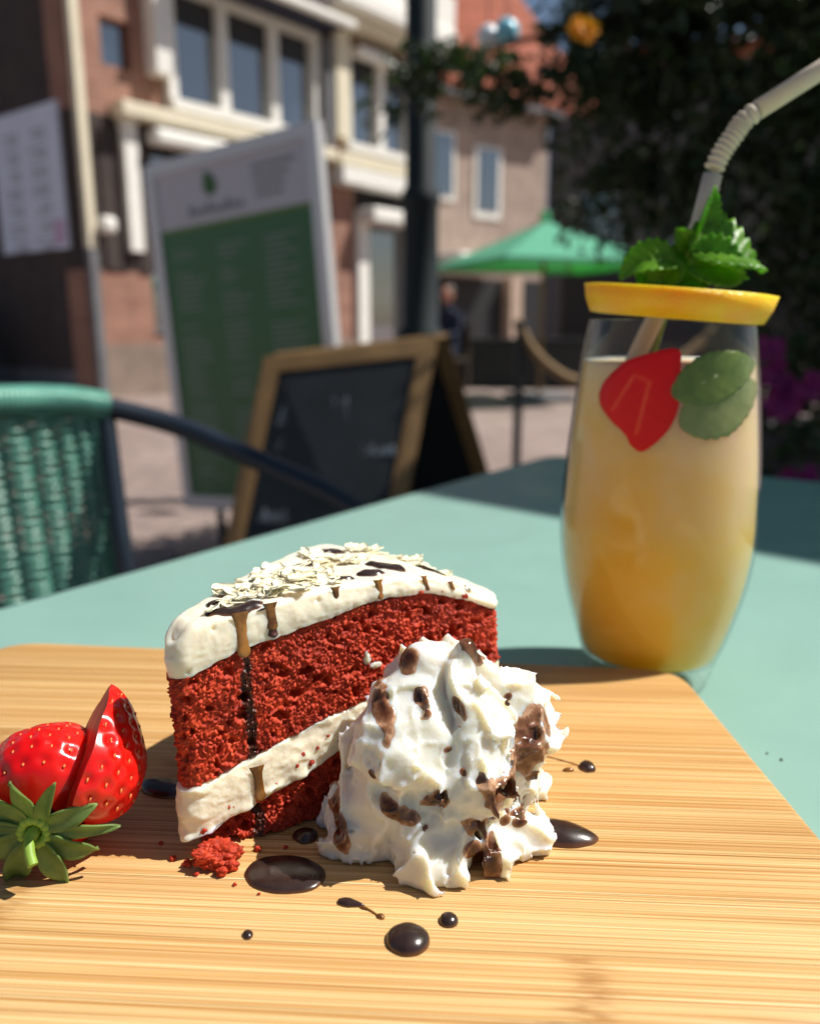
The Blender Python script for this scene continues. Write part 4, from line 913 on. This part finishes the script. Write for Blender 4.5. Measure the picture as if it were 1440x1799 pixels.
for r in range(nrow):
    dn = .016 + DEP * .97 * r / nrow; pts = []
    for i in range(NR * 6 + 1):
        t = .008 + .985 * i / (NR * 6); pts.append(backpt(t, dn + .0008 * math.sin(i * .7 + r), .0062 * math.cos(math.pi * (i / 6) + (math.pi if r % 2 else 0)) * 1.0 + .001))
    wf.tube(pts, .0027, 5, False)
wo = wf.obj('wicker_weave', wicker_m, chair, True, HO); wo['kind'] = 'stuff'
sc_ = Vector((-.42, 1.08, -.30)); ring = [(sc_.x + .27 * math.cos(a), sc_.y + .25 * math.sin(a), sc_.z) for a in np.linspace(0, 2 * math.pi, 40, endpoint=False)]
auto_smooth(MB().tube(ring, .0115, 10, closed=True).obj('seat_ring', tube_m, chair, False, HO), 60)
auto_smooth(MB().lathe([(.0001, -.015), (.15, -.01), (.262, .0), (.262, .008), (.15, -.002), (.0001, -.007)], tuple(sc_), 40).obj('seat', wicker_m, chair, False, HO), 60)

# ================================================================== menu sign on a stand
def quad_board(name, parent, c00, c10, c11, c01, th, mat, nrm, off, fr=None):
    pass
MR = Vector((-.2905, 2.75, .7525)); mdir = Vector((-.845, .535, 0)).normalized(); mroll = R(4.6)
mx = mdir * math.cos(mroll) * -1 + Vector((0, 0, math.sin(mroll))); mup = Vector((0, 0, math.cos(mroll))) + mdir * math.sin(mroll)   # mx points right (towards the near end)
mn = mx.cross(mup).normalized()                 # faces the camera
MW, MH = .80, 1.26
menu = empty('menu_sign', (-.62, 2.95, GZ), 'tall tilted menu sign with white header and green price panel', 'sign'); NO = (-.62, 2.95, GZ)
MT = Matrix(((mx.x, mn.x * -1, mup.x, MR.x), (mx.y, -mn.y, mup.y, MR.y), (mx.z, -mn.z, mup.z, MR.z), (0, 0, 0, 1)))    # local x right, y away from viewer, z up; origin = top right corner
def mbox(name, x0, x1, y0, y1, z0, z1, mat, parent=menu, bev=0): return MB().box(x0, x1, y0, y1, z0, z1, MT, bev).obj(name, mat, parent, False, NO)
mbox('frame', -MW, 0, -.004, .03, -.045, 0, alu_m); mbox('frame', -MW, 0, -.004, .03, -MH, -MH + .05, alu_m); mbox('frame', -MW, -MW + .045, -.004, .03, -MH + .05, -.045, alu_m); mbox('frame', -.045, 0, -.004, .03, -MH + .05, -.045, alu_m)
mbox('header_panel', -MW + .045, -.045, .004, .02, -.235, -.045, menu_white_m); gp_ = mbox('price_panel', -MW + .045, -.045, .004, .02, -MH + .05, -.25, menu_green_m); mbox('lime_stripe', -MW + .045, -.045, .003, .02, -.25, -.235, lime_m)
tx = MB(); rnd = random.Random(3)
for cx0 in (-MW + .10, -MW + .32, -.265):
    for r in range(44):
        if rnd.random() < .12 or r in (0, 13, 27): continue
        z = -.29 - r * .0205; w = rnd.uniform(.07, .17) if cx0 > -.3 else rnd.uniform(.06, .15); tx.box(cx0, cx0 + w, .0025, .0035, z - .0085, z, MT)
t_ = tx.obj('price_text', print_m, gp_, False, NO); t_['kind'] = 'stuff'
tx = MB()
for r, (a, b_) in enumerate(((-.29, -.10), (-.29, -.13), (-.285, -.15), (-.28, -.16))): tx.box(a, b_, .0025, .0035, -.098 - r * .030, -.082 - r * .030, MT)
tx.obj('header_text', ink_m, menu, False, NO)
tx = MB()
for k in range(9): tx.tube([MT @ Vector((-.60 + k * .03, .0025, -.205)), MT @ Vector((-.59 + k * .03, .0025, -.182 if k % 3 else -.165)), MT @ Vector((-.578 + k * .03, .0025, -.205))], .004, 5)
tx.obj('header_script', ink_m, menu, False, NO)
V, F = leafmesh(MT @ Vector((-.475, .001, -.145)), MT.to_3x3() @ Vector((-.35, 0, 1)), mn, .085, .06, .0, .05); mesh_obj('leaf_logo', V, F, logo_m, menu, True, NO)
for xx in (-.62, -.14):
    b0 = MT @ Vector((xx, .013, -MH)); auto_smooth(MB().tube([b0, (b0.x + .005, b0.y, GZ + .02)], .016, 12).obj('post', tube_m, menu, False, NO), 60)
    MB().box(b0.x - .17, b0.x + .17, b0.y - .11, b0.y + .11, GZ + .001, GZ + .026, None, .006).obj('base', tube_m, menu, False, NO)

# ================================================================== chalkboard A-frame
ab = empty('chalkboard_stand', (-.1, 2.45, GZ), 'wooden framed chalkboard A-frame standing behind the table', 'chalkboard'); AO = (-.1, 2.45, GZ)
def quad_panel(prefix, TL, TR, BL, BR, w, mat_f, writing):
    TL, TR, BL, BR = map(Vector, (TL, TR, BL, BR)); nm = (TR - TL).cross(BL - TL).normalized()
    if nm.y > 0: nm = -nm
    def bar(a, b_, c_, d_, th, name, mat, o=0):
        pts = [p + nm * o for p in (a, b_, c_, d_)]; V = pts + [p - nm * th for p in pts]; MB().add(V, [(0, 1, 2, 3), (7, 6, 5, 4), (0, 4, 5, 1), (1, 5, 6, 2), (2, 6, 7, 3), (3, 7, 4, 0)]).obj(name, mat, ab, False, AO)
    wu = w / (TR - TL).length; wv = w / (BL - TL).length
    P_ = lambda u, v: (TL.lerp(TR, u)).lerp(BL.lerp(BR, u), v)
    bar(P_(0, 0), P_(wu, 0), P_(wu, 1), P_(0, 1), .022, prefix + 'leg', mat_f); bar(P_(1 - wu, 0), P_(1, 0), P_(1, 1), P_(1 - wu, 1), .022, prefix + 'leg', mat_f)
    bar(P_(wu, 0), P_(1 - wu, 0), P_(1 - wu, wv), P_(wu, wv), .022, prefix + 'rail', mat_f); bar(P_(wu, .84), P_(1 - wu, .84), P_(1 - wu, .84 + wv), P_(wu, .84 + wv), .022, prefix + 'rail', mat_f)
    bar(P_(wu, wv), P_(1 - wu, wv), P_(1 - wu, .84), P_(wu, .84), .008, prefix + 'slate', slate_m, -.007)
    if writing:
        tx = MB(); rn = random.Random(5)
        def word(u0, v0, n, hgt, du):
            for k in range(n):
                u = u0 + k * du; q = [P_(u, v0) + nm * -.005, P_(u + du * .25, v0 - hgt * rn.uniform(.5, 1)) + nm * -.005, P_(u + du * .5, v0) + nm * -.005, P_(u + du * .75, v0 - hgt * rn.uniform(.2, .6)) + nm * -.005]
                tx.tube(bez(q, 4), .006, 4)
        word(.17, .27, 6, .09, .07); word(.40, .40, 9, .05, .055); word(.2, .36, 2, .05, .06); word(.18, .62, 4, .06, .06)
        o = tx.obj('chalk_writing', chalk_m, ab, False, AO)
quad_panel('', (-.446, 2.55, .0375), (.086, 2.55, .099), (-.60, 2.28, -.74), (-.085, 2.12, -.74), .055, oak_m, True)
quad_panel('back_', (-.42, 2.60, .034), (.118, 2.60, .095), (-.16, 3.02, -.74), (.395, 2.95, -.74), .055, oak_m, False)

# ================================================================== lamp post
lp_ = empty('lamp_post', (.052, 4.2, GZ), 'dark green cast iron lamp post behind the chalkboard', 'lamp post')
auto_smooth(MB().lathe([(.0001, 0), (.13, 0), (.13, .06), (.105, .09), (.10, .75), (.115, .78), (.115, .82), (.09, .86), (.085, 1.42), (.094, 1.44), (.094, 1.48), (.072, 1.52), (.066, 4.6), (.0001, 4.6)], (0, 0, 0), 24).obj('shaft', post_m, lp_), 35)
auto_smooth(MB().tube(bez([(0, 0, 4.4), (-.2, 0, 4.7), (-.5, 0, 4.6)], 8), .03, 10).obj('arm', post_m, lp_), 60)
auto_smooth(MB().lathe([(.0001, .1), (.06, .1), (.22, -.05), (.22, -.08), (.0001, -.08)], (-.5, 0, 4.5), 20).obj('lamp_head', post_m, lp_), 35)

# ================================================================== corner shop building
shop = empty('shop_building', (-3.714, 9.689, GZ), 'brick corner building with white window bays and dark shopfront', 'building', rz=math.atan2(.785, .62))
G = 0.0; Z = lambda z: z - GZ                   # heights above the ground
def sb(name, s0, s1, z0, z1, n0, n1, mat, parent=shop, bev=0): return MB().box(s0, s1, -n1, -n0, Z(z0), Z(z1), None, bev).obj(name, mat, parent)     # n = outwards
def wall_cells(name, ss, zz, holes, mat, n0=-.35, n1=0):
    mb = MB()
    for i in range(len(ss) - 1):
        for j in range(len(zz) - 1):
            cs, cz = (ss[i] + ss[i + 1]) / 2, (zz[j] + zz[j + 1]) / 2
            if any(a < cs < b_ and c_ < cz < d_ for a, b_, c_, d_ in holes): continue
            mb.box(ss[i], ss[i + 1], -n1, -n0, Z(zz[j]), Z(zz[j + 1]))
    return mb.obj(name, mat, shop)
wall_cells('wall', [0, .45, .85, 1.25, 3.85, 4.35, 6.0, 6.6], [2.42, 2.62, 2.95, 3.45, 4.05, 7.4], [(1.25, 3.85, 2.62, 4.05), (4.35, 6.0, 2.62, 4.05), (.45, .85, 2.95, 3.45)], brick_m)
wall_cells('wall', [0, .28, .9, 4.1, 4.6, 6.6], [-.74, -.05, .72, 2.42], [(.9, 4.1, -.05, 2.42), (4.6, 6.6, -.74, 2.42), (0, .9, .72, 2.42)], brick_m)
wall_cells('wall', [0, .9], [.72, 2.42], [], dark_shaded_brick_m)  # lower left wall: its shade is put into the brick colour
MB().box(0.001, .33, .36, 7, 0, Z(7.4)).obj('side_wall', dark_shaded_brick_m, shop); MB().box(.0, .34, .351, 7.02, 0, .3).obj('side_plinth', grey_m, shop)
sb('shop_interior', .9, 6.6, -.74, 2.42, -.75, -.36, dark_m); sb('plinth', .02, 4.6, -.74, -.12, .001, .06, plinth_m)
sb('shade_panel', .30, .58, .74, 2.30, .004, .03, dark_shaded_brick_m); sb('shade_panel', .76, .98, .72, 2.36, .004, .03, dark_shaded_brick_m)  # thin dark panels, painting in the shade on the lower wall
sb('pilaster', .58, .76, .95, 2.40, .004, .12, white_m); sb('drainpipe', .03, .13, .95, 7.2, .03, .13, cream_paint_m); sb('drainpipe', .03, .13, -.70, .95, .03, .13, grey_m)
sb('ledge', .50, 4.0, 2.40, 2.56, .004, .26, cream_paint_m, bev=.02); sb('awning_roll', .90, 2.2, 2.16, 2.34, .06, .30, white_m, bev=.05); sb('ledge', 4.1, 6.3, 2.40, 2.56, .004, .22, cream_paint_m, bev=.02); sb('sign_band', 4.08, 6.3, 2.12, 2.36, .004, .28, white_m, bev=.02)
sb('small_window', .45, .85, 2.95, 3.45, -.2, -.12, pane_m)
sb('column', 1.02, 1.24, 2.95, 7.0, .004, .22, white_m); sb('column', 4.02, 4.30, 2.75, 4.15, .004, .24, cream_paint_m); sb('column', 3.86, 4.0, 2.6, 4.0, .004, .2, grey_m)
def bay(s0, s1, z0, z1, mull, n=.1):
    w = empty if False else None
    f = sb('window', s0, s1, z0, z0 + .12, -.10, n + .06, white_m); sb('window_frame', s0, s1, z1 - .10, z1, -.10, n, white_m, f); sb('window_frame', s0, s0 + .12, z0 + .12, z1 - .1, -.10, n, white_m, f); sb('window_frame', s1 - .12, s1, z0 + .12, z1 - .1, -.10, n, white_m, f)
    xs = [s0 + .12] + list(mull) + [s1 - .12]
    for m_ in mull: sb('mullion', m_ - .07, m_ + .07, z0 + .12, z1 - .1, -.08, n - .004, white_m, f)
    for a, b_ in zip(xs[:-1], xs[1:]):
        sb('pane', a + .05, b_ - .05, z0 + .13, z1 - .11, -.05, -.03, pane_m, f); sb('blind', a + .05, b_ - .05, z1 - .42, z1 - .11, -.02, -.005, dark_m, f)
bay(1.27, 3.83, 2.62, 4.05, (2.12, 2.98)); bay(4.36, 5.98, 2.62, 4.05, (5.18,))
sb('awning', 1.3, 3.95, 4.07, 4.17, .03, .55, navy_m); sb('awning_bar', 1.3, 4.0, 4.04, 4.14, .55, .66, white_m, bev=.02); sb('awning_bar', 4.45, 5.9, 3.90, 4.02, .10, .32, white_m, bev=.02)
sb('cornice', 3.7, 6.45, 4.18, 4.34, .0, .45, cream_paint_m, bev=.02); sb('cornice', 3.7, 6.45, 4.34, 4.60, .0, .62, white_m, bev=.04); sb('parapet', 3.7, 6.45, 4.60, 5.1, .3, .55, white_m)
sb('door_frame', 4.62, 4.86, -.74, 1.80, -.1, .08, white_m); sb('door_frame', 5.9, 6.05, -.74, 1.80, -.1, .08, white_m); sb('door_canopy', 4.62, 6.1, 1.62, 1.84, .0, .40, white_m, bev=.04); sb('door_glass', 4.86, 5.9, -.74, 1.62, -.14, -.1, pane_m)
sb('shop_window', .92, 4.08, .0, 2.1, -.14, -.1, pane_m); sb('sign_lamp', .16, .34, 1.12, 1.30, .05, .25, white_m, bev=.05)
ro = MB(); ro.box(-.3, 7, -.5, 7.2, Z(7.4), Z(7.7)); ro.obj('roof', tile_m, shop)
# poster on the shaded side wall
post = empty('wall_poster', (-3.714, 9.689, GZ + 1.6), 'white poster with two columns of print on the dark side wall', 'poster', rz=math.atan2(.785, .62))
MB().box(-.030, -.004, .20, 1.72, .10, 1.66).obj('sheet', paper_m, post)
tx = MB(); rnd = random.Random(9)
for r in range(7):
    for c0 in (.48, 1.1):
        for q in range(3):
            w = rnd.uniform(.2, .45); z = 1.40 - r * .2 - q * .05; tx.box(-.033, -.0305, c0, c0 + w, z, z + .022)
o = tx.obj('print', ink_m, post); o['kind'] = 'stuff'; MB().box(-.0335, -.031, .24, .48, .15, .42).obj('pink_corner', pink_m, post)
# low grey cabinet against the wall, left
cab = MB().box(-.5, 0, 0, .9, 0, 1.0, None, .02).box(-.52, .02, -.02, .92, 1.0, 1.04); o = cab.obj('utility_box', grey_m); o.location = (-5.3, 10.3, GZ); o.rotation_euler = (0, 0, math.atan2(.785, .62)); props(o, 'grey utility box against the dark side wall', 'cabinet')

# ================================================================== farther buildings
fb_ = empty('beige_house', (.62, 15.9, GZ), 'beige house with orange tiled roof behind the green parasol', 'building', rz=R(38))
def bb(name, x0, x1, y0, y1, z0, z1, mat, parent=fb_, bev=0): return MB().box(x0, x1, y0, y1, Z(z0), Z(z1), None, bev).obj(name, mat, parent)
bb('wall', -.6, 2.7, 0, 4, -.74, 4.25, beige_m); w = bb('window', .72, 1.42, -.03, .05, 2.05, 3.35, white_m); bb('pane', .82, 1.32, -.045, -.035, 2.2, 3.28, pane_m, w); w = bb('window', -.35, .25, -.03, .05, 2.3, 3.5, white_m); bb('pane', -.27, .17, -.045, -.035, 2.4, 3.42, pane_m, w)
bb('dark_shopfront', -.5, 2.6, -.06, .02, -.74, .95, dark_m); bb('awning', -.55, 1.1, -1.1, -.07, .98, 1.32, white_m, bev=.05); bb('beige_pillar', 1.5, 1.8, -.3, -.07, -.74, 1.0, terra_m)
rf = MB()
for k in range(38):                              # rows of pantiles running up the slope
    x = -.1 + k * .115; rf.tube([(x, -.25, Z(4.15)), (x + .25, 3.0, Z(7.6))], .068, 8)
rf.obj('tiled_roof', tile_m, fb_); bb('roof_deck', -.4, 3.9, .3, 4, 4.25, 4.4, grey_m); bb('gutter', -.4, 2.8, -.35, -.22, 4.02, 4.12, grey_m)
db = empty('dark_gable_house', (-1.5, 21, GZ), 'tall dark blue-grey building in the shade at the end of the street', 'building')
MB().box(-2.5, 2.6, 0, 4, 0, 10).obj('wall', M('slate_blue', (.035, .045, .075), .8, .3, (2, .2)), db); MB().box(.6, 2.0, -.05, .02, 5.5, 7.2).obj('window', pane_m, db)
gb = empty('grey_house', (5.3, 20.5, GZ), 'grey rendered house in the shade behind the shrub', 'building', rz=R(-14))
MB().box(-2.0, 9, 0, 4, 0, 6.6).obj('wall', grey_m, gb); MB().box(-2.04, -1.9, -.12, -.002, 0, 6.6).obj('drainpipe', M('slate_pipe', (.10, .11, .16), .6), gb)
for x in (-1.2, .8): MB().box(x, x + .9, -.04, .03, 2.6, 4.0).obj('window', pane_m, gb)
MB().box(-1.6, 6, -.06, .02, 0, 2.1).obj('shopfront', dark_m, gb); MB().box(-2.2, 9, -.3, 4.2, 6.6, 6.9).obj('roof', tile_m, gb)

# ================================================================== parasols
def parasol(loc, half, zt, ze, label, rz, VAL=.16):
    p = empty('parasol', loc, label, 'parasol', 'green parasols', rz=rz)
    n = 8; nr = 6; ns = 6; V = []
    corner = [(half, half), (-half, half), (-half, -half), (half, -half)]
    for i in range(nr + 1):
        t = i / nr
        for k in range(4):
            a, b_ = corner[k], corner[(k + 1) % 4]
            for q in range(ns):
                u = q / ns; x = (a[0] * (1 - u) + b_[0] * u) * t; y = (a[1] * (1 - u) + b_[1] * u) * t; V.append((x, y, zt + (ze - zt) * t ** .9 ))
    m = 4 * ns; F = [(i * m + k, (i + 1) * m + k, (i + 1) * m + (k + 1) % m, i * m + (k + 1) % m) for i in range(nr) for k in range(m)]
    base = len(V); 
    for k in range(m): x, y, z = V[nr * m + k]; V.append((x, y, z - VAL))
    F += [(nr * m + k, base + k, base + (k + 1) % m, nr * m + (k + 1) % m) for k in range(m)]
    o = mesh_obj('canopy', V, F, parasol_m, p, False); md = o.modifiers.new('solid', 'SOLIDIFY'); md.thickness = .004
    auto_smooth(MB().tube([(0, 0, 0), (0, 0, zt)], .025, 10).obj('pole', oak_m, p), 60); MB().box(-.3, .3, -.3, .3, 0, .08, None, .01).obj('base', grey_m, p)
    for c in corner: MB().tube([(c[0] * .97, c[1] * .97, ze - .03), (0, 0, zt - .05)], .012, 6).obj('rib', oak_m, p)
    auto_smooth(MB().lathe([(.0001, .1), (.05, .09), (.06, 0), (.0001, -.02)], (0, 0, zt), 12).obj('finial', parasol_m, p), 50)
    return p
parasol((1.47, 9.4, GZ), .93, 1.96, 1.50, 'green parasol over the far terrace beside the beige house', R(20), .05)
# unseen parasol off to the right, placed so that its shade falls across the far corner of the table
ed = Vector((.75, -.66, 0)).normalized(); ino = Vector((.66, .75, 0)); SH = SV / SV.z; e0 = Vector((.053, .754, 0)) + SH * 1.50 - ed * .9
half = 1.5; cc = e0 + ed * half + ino * half
parasol((cc.x, cc.y, GZ), half, 2.75, 1.50 - GZ + .16, 'large unseen green parasol placed to shade the far corner of the mint table', math.atan2(ed.y, ed.x))

# ================================================================== rope barrier, planters, person
stn = []
for k, (x, y, lab) in enumerate([(.59, 4.5, 'slim black rope stanchion between chalkboard and glass'), (1.75, 4.7, 'slim black rope stanchion hidden behind the drink')]):
    q = empty('rope_stanchion', (x, y, GZ), lab, 'stanchion', 'rope stanchions'); auto_smooth(MB().lathe([(.0001, 0), (.16, 0), (.16, .015), (.03, .03), (.024, .05), (.024, .84), (.034, .85), (.034, .88), (.0001, .90)], (0, 0, 0), 20).obj('post', tube_m, q), 35)
rp = bez([(.575, 4.49, .150), (.64, 4.5, .02), (.76, 4.5, -.10), (.92, 4.52, -.175), (1.2, 4.58, -.18), (1.5, 4.65, -.06), (1.73, 4.7, .12)], 16)
props(MB().tube(rp, [.026 + .003 * math.sin(i * 2.2) for i in range(len(rp))], 8).obj('barrier_rope', rope_m, None, True, (1.15, 4.58, -.2)), 'sagging brown hemp rope hung between two stanchions', 'rope')
for k, (x0, x1, y, lab) in enumerate([(.55, 1.5, 11.4, 'long black planter box under the far parasol, left one'), (1.55, 2.6, 11.3, 'long black planter box under the far parasol, right one')]):
    q = empty('planter_box', ((x0 + x1) / 2, y, GZ), lab, 'planter', 'planter boxes'); MB().box(x0 - (x0 + x1) / 2, x1 - (x0 + x1) / 2, -.2, .2, 0, .62, None, .02).obj('box', dark_m, q); MB().box(x0 - (x0 + x1) / 2 - .02, x1 - (x0 + x1) / 2 + .02, -.22, .22, .62, .66).obj('rim', dark_m, q)
def chain(name, pts, edges_, mat, parent, off=(0, 0, 0), root=0):
    me = bpy.data.meshes.new(name); me.from_pydata([p[0] for p in pts], edges_, []); me.update(); o = bpy.data.objects.new(name, me); COL.objects.link(o)
    md = o.modifiers.new('skin', 'SKIN'); md.use_smooth_shade = True; sv = me.skin_vertices[0].data
    for i, p in enumerate(pts): sv[i].radius = (p[1], p[2] if len(p) > 2 else p[1]); sv[i].use_root = (i == root)
    ss = o.modifiers.new('sub', 'SUBSURF'); ss.levels = 1; ss.render_levels = 2; me.materials.append(mat); o.parent = parent; return o
per = empty('person', (.50, 11.0, GZ), 'seated person in dark blue clothing behind the lamp post', 'person', rz=R(-40))
chain('body', [((0, 0, .52), .14, .11), ((0, .0, .72), .14, .10), ((0, .01, .92), .16, .10), ((0, .01, 1.02), .07), ((0, -.01, 1.10), .05), ((.18, .01, .96), .055), ((.22, -.08, .72), .042), ((.14, -.28, .72), .034), ((-.18, .01, .96), .055), ((-.22, -.08, .72), .042), ((-.14, -.28, .72), .034), ((.09, -.02, .48), .085), ((.10, -.42, .50), .062), ((.10, -.40, .08), .04), ((.10, -.50, .03), .035), ((-.09, -.02, .48), .085), ((-.10, -.42, .50), .062), ((-.10, -.40, .08), .04), ((-.10, -.50, .03), .035)],
      [(0, 1), (1, 2), (2, 3), (3, 4), (2, 5), (5, 6), (6, 7), (2, 8), (8, 9), (9, 10), (0, 11), (11, 12), (12, 13), (13, 14), (0, 15), (15, 16), (16, 17), (17, 18)], cloth_m, per)
hd = MB().ball((0, -.02, 1.22), .075, .09, .115, 20).ball((0, -.112, 1.215), .012, .018, .02, 8).ball((.076, -.01, 1.21), .01, .018, .03, 8).ball((-.076, -.01, 1.21), .01, .018, .03, 8); hd.obj('head', skin_m, per, True)
for sx in (1, -1): MB().ball((.142 * sx, -.34, .72), .03, .055, .018, 10).obj('hand', skin_m, per, True)
MB().ball((0, .01, 1.25), .084, .092, .105, 18).obj('hair', hair_m, per, True)
cs = empty('cafe_chair', (.50, 11.0, GZ), 'dark wooden chair under the seated person', 'chair', rz=R(-40)); MB().box(-.2, .2, -.2, .2, .38, .42).obj('seat', bark_m, cs); MB().box(-.2, .2, .18, .22, .55, .85).obj('backrest', bark_m, cs)
for a in (-.18, .18):
    for b_ in (-.18, .2): MB().box(a - .02, a + .02, b_ - .02, b_ + .02, 0, .38 if b_ < 0 else .85).obj('leg', bark_m, cs)
# two round glass ornaments hanging from the tree
for (x, z, r, mat, lab) in ((.345, 1.365, .052, globe_m, 'white round glass ornament hanging under the branches'), (.425, 1.385, .058, blueglobe_m, 'pale blue round glass ornament hanging under the branches')):
    q = empty('hanging_ornament', (x, 4.0, z), lab, 'ornament', 'hanging ornaments'); MB().ball((0, 0, 0), r, r, r, 20).obj('globe', mat, q, True); MB().tube([(0, 0, r), (.02, 0, 1.0)], .003, 5).obj('cord', dark_m, q)

# ================================================================== shrub / tree at the right
def leaves(ells, dens, ls, seed, holes=()):
    rn = np.random.RandomState(seed); V = []; F = []
    for (c_, r_, n_, hol) in ells:
        k = int(n_ * dens); d = rn.normal(size=(k, 3)); d /= np.linalg.norm(d, axis=1)[:, None]; rad = hol + (1 - hol) * rn.random(k) ** .6
        P_ = d * rad[:, None]; P_ = P_ * (1 + .30 * fbm(P_ * 2.2 + seed, 3, seed))[:, None] * np.array(r_) + np.array(c_)
        keep = fbm(P_ / .16, 2, seed + 3) > -.22; P_ = P_[keep]; k = len(P_)
        if holes:
            for (hc, hr) in holes: P_ = P_[np.linalg.norm((P_ - np.array(hc)), axis=1) > hr]
            k = len(P_)
        a = rn.normal(size=(k, 3)); a /= np.linalg.norm(a, axis=1)[:, None]; b_ = rn.normal(size=(k, 3)); b_ -= a * (a * b_).sum(1)[:, None]; b_ /= np.linalg.norm(b_, axis=1)[:, None]; nm = np.cross(a, b_)
        L_ = ls * (.6 + .8 * rn.random(k))[:, None]; w = L_ * .38
        Q = np.stack([P_ - a * L_ / 2, P_ + b_ * w / 2 + nm * w * .15, P_ + a * L_ / 2, P_ - b_ * w / 2 + nm * w * .15], 1)
        i0 = len(V); V += Q.reshape(-1, 3).tolist(); F += [(i0 + 4 * i, i0 + 4 * i + 1, i0 + 4 * i + 2, i0 + 4 * i + 3) for i in range(k)]
    return V, F
tree = empty('flowering_shrub', (1.75, 3.35, GZ), 'large dark leafy shrub at the right with magenta flowers', 'shrub'); XO = (1.75, 3.35, GZ)
hl = [(tuple(np.array((0, 0, .14)) + t_ * (np.array(e_) - np.array((0, 0, .14)))), r_) for (e_, r_) in (((1.19, 3.3, 1.13), .10), ((1.07, 3.3, 1.17), .06), ((1.24, 3.3, .98), .05), ((1.13, 3.3, .86), .05), ((.92, 3.3, .80), .05), ((1.30, 3.3, .80), .04), ((.84, 3.3, .62), .05), ((1.20, 3.3, .70), .03)) for t_ in (.8, .87, .94, 1.0, 1.07, 1.14, 1.21)]
V, F = leaves([((1.33, 3.35, 1.30), (.72, .60, .55), 5200, .2), ((1.65, 3.35, .80), (.78, .60, .70), 6200, .2), ((1.85, 3.2, .0), (.85, .55, .75), 7000, .2), ((.95, 3.6, .72), (.42, .35, .40), 1300, .1), ((.98, 3.45, 1.32), (.42, .40, .42), 2600, .1), ((2.0, 3.0, 1.5), (.8, .6, .7), 4200, .2)], 1.0, .075, 5, hl)
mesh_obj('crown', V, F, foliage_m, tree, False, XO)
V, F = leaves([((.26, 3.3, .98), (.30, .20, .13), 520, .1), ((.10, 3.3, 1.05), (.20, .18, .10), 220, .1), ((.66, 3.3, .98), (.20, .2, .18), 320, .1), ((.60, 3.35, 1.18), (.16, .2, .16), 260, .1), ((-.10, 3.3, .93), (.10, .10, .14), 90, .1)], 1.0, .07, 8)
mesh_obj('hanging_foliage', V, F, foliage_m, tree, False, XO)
tr = MB(); rn = random.Random(4)
auto_smooth(MB().tube(bez([(1.78, 3.35, GZ), (1.74, 3.35, -.2), (1.70, 3.36, .5), (1.55, 3.36, 1.2), (1.5, 3.36, 1.7)], 6), [.06 - .0016 * k for k in range(25)], 10).obj('trunk', bark_m, tree, False, XO), 60)
for (b0, b1, b2) in (((1.6, 3.36, .95), (1.1, 3.35, 1.25), (.0, 3.3, 1.06)), ((1.68, 3.36, .55), (1.3, 3.4, .75), (.8, 3.55, .78)), ((1.72, 3.36, .3), (2.0, 3.2, .8), (2.1, 3.0, 1.5)), ((1.73, 3.36, 0), (1.6, 3.1, .1), (1.45, 2.95, -.1)), ((1.55, 3.36, 1.2), (1.2, 3.4, 1.5), (.8, 3.4, 1.6))):
    auto_smooth(MB().tube(bez([b0, b1, b2], 8), [.03 - .0015 * k for k in range(17)], 7).obj('branch', bark_m, tree, False, XO), 60)
def flower(name, c, r, mat, seed):
    rn = random.Random(seed); mb = MB()
    for k in range(9):
        a = rn.random() * 6.28; e = rn.uniform(-.2, .9); d = Vector((math.cos(a), -.4 - rn.random() * .4, math.sin(a))); v, f = leafmesh(Vector(c), d, Vector((0, -1, .3)), r, r * .75, .7, .2, nu=6, nv=4); mb.add(v, f)
    mb.obj(name, mat, tree, True, XO)
for k, (x, y, z, r) in enumerate([(1.17, 2.66, -.02, .07), (1.20, 2.66, -.10, .085), (1.14, 2.66, .06, .055), (1.25, 2.6, -.06, .06), (1.27, 2.6, -.36, .06), (1.22, 2.62, -.36, .05)]): flower('magenta_flower', (x, y, z), r, magenta_m, k)
for k, (x, y, z, r) in enumerate([(.525, 2.70, .985, .042), (.495, 2.70, .992, .036), (.515, 2.70, .970, .036)]): flower('yellow_flower', (x, y, z), r, yellow_m, 30 + k)
pt = empty('shrub_planter', (1.75, 3.35, GZ), 'dark planter tub at the foot of the shrub', 'planter'); auto_smooth(MB().lathe([(.0001, 0), (.30, 0), (.38, .42), (.40, .42), (.40, .46), (.36, .46), (.34, .40), (.0001, .40)], (0, 0, 0), 28).obj('tub', grey_m, pt), 35)
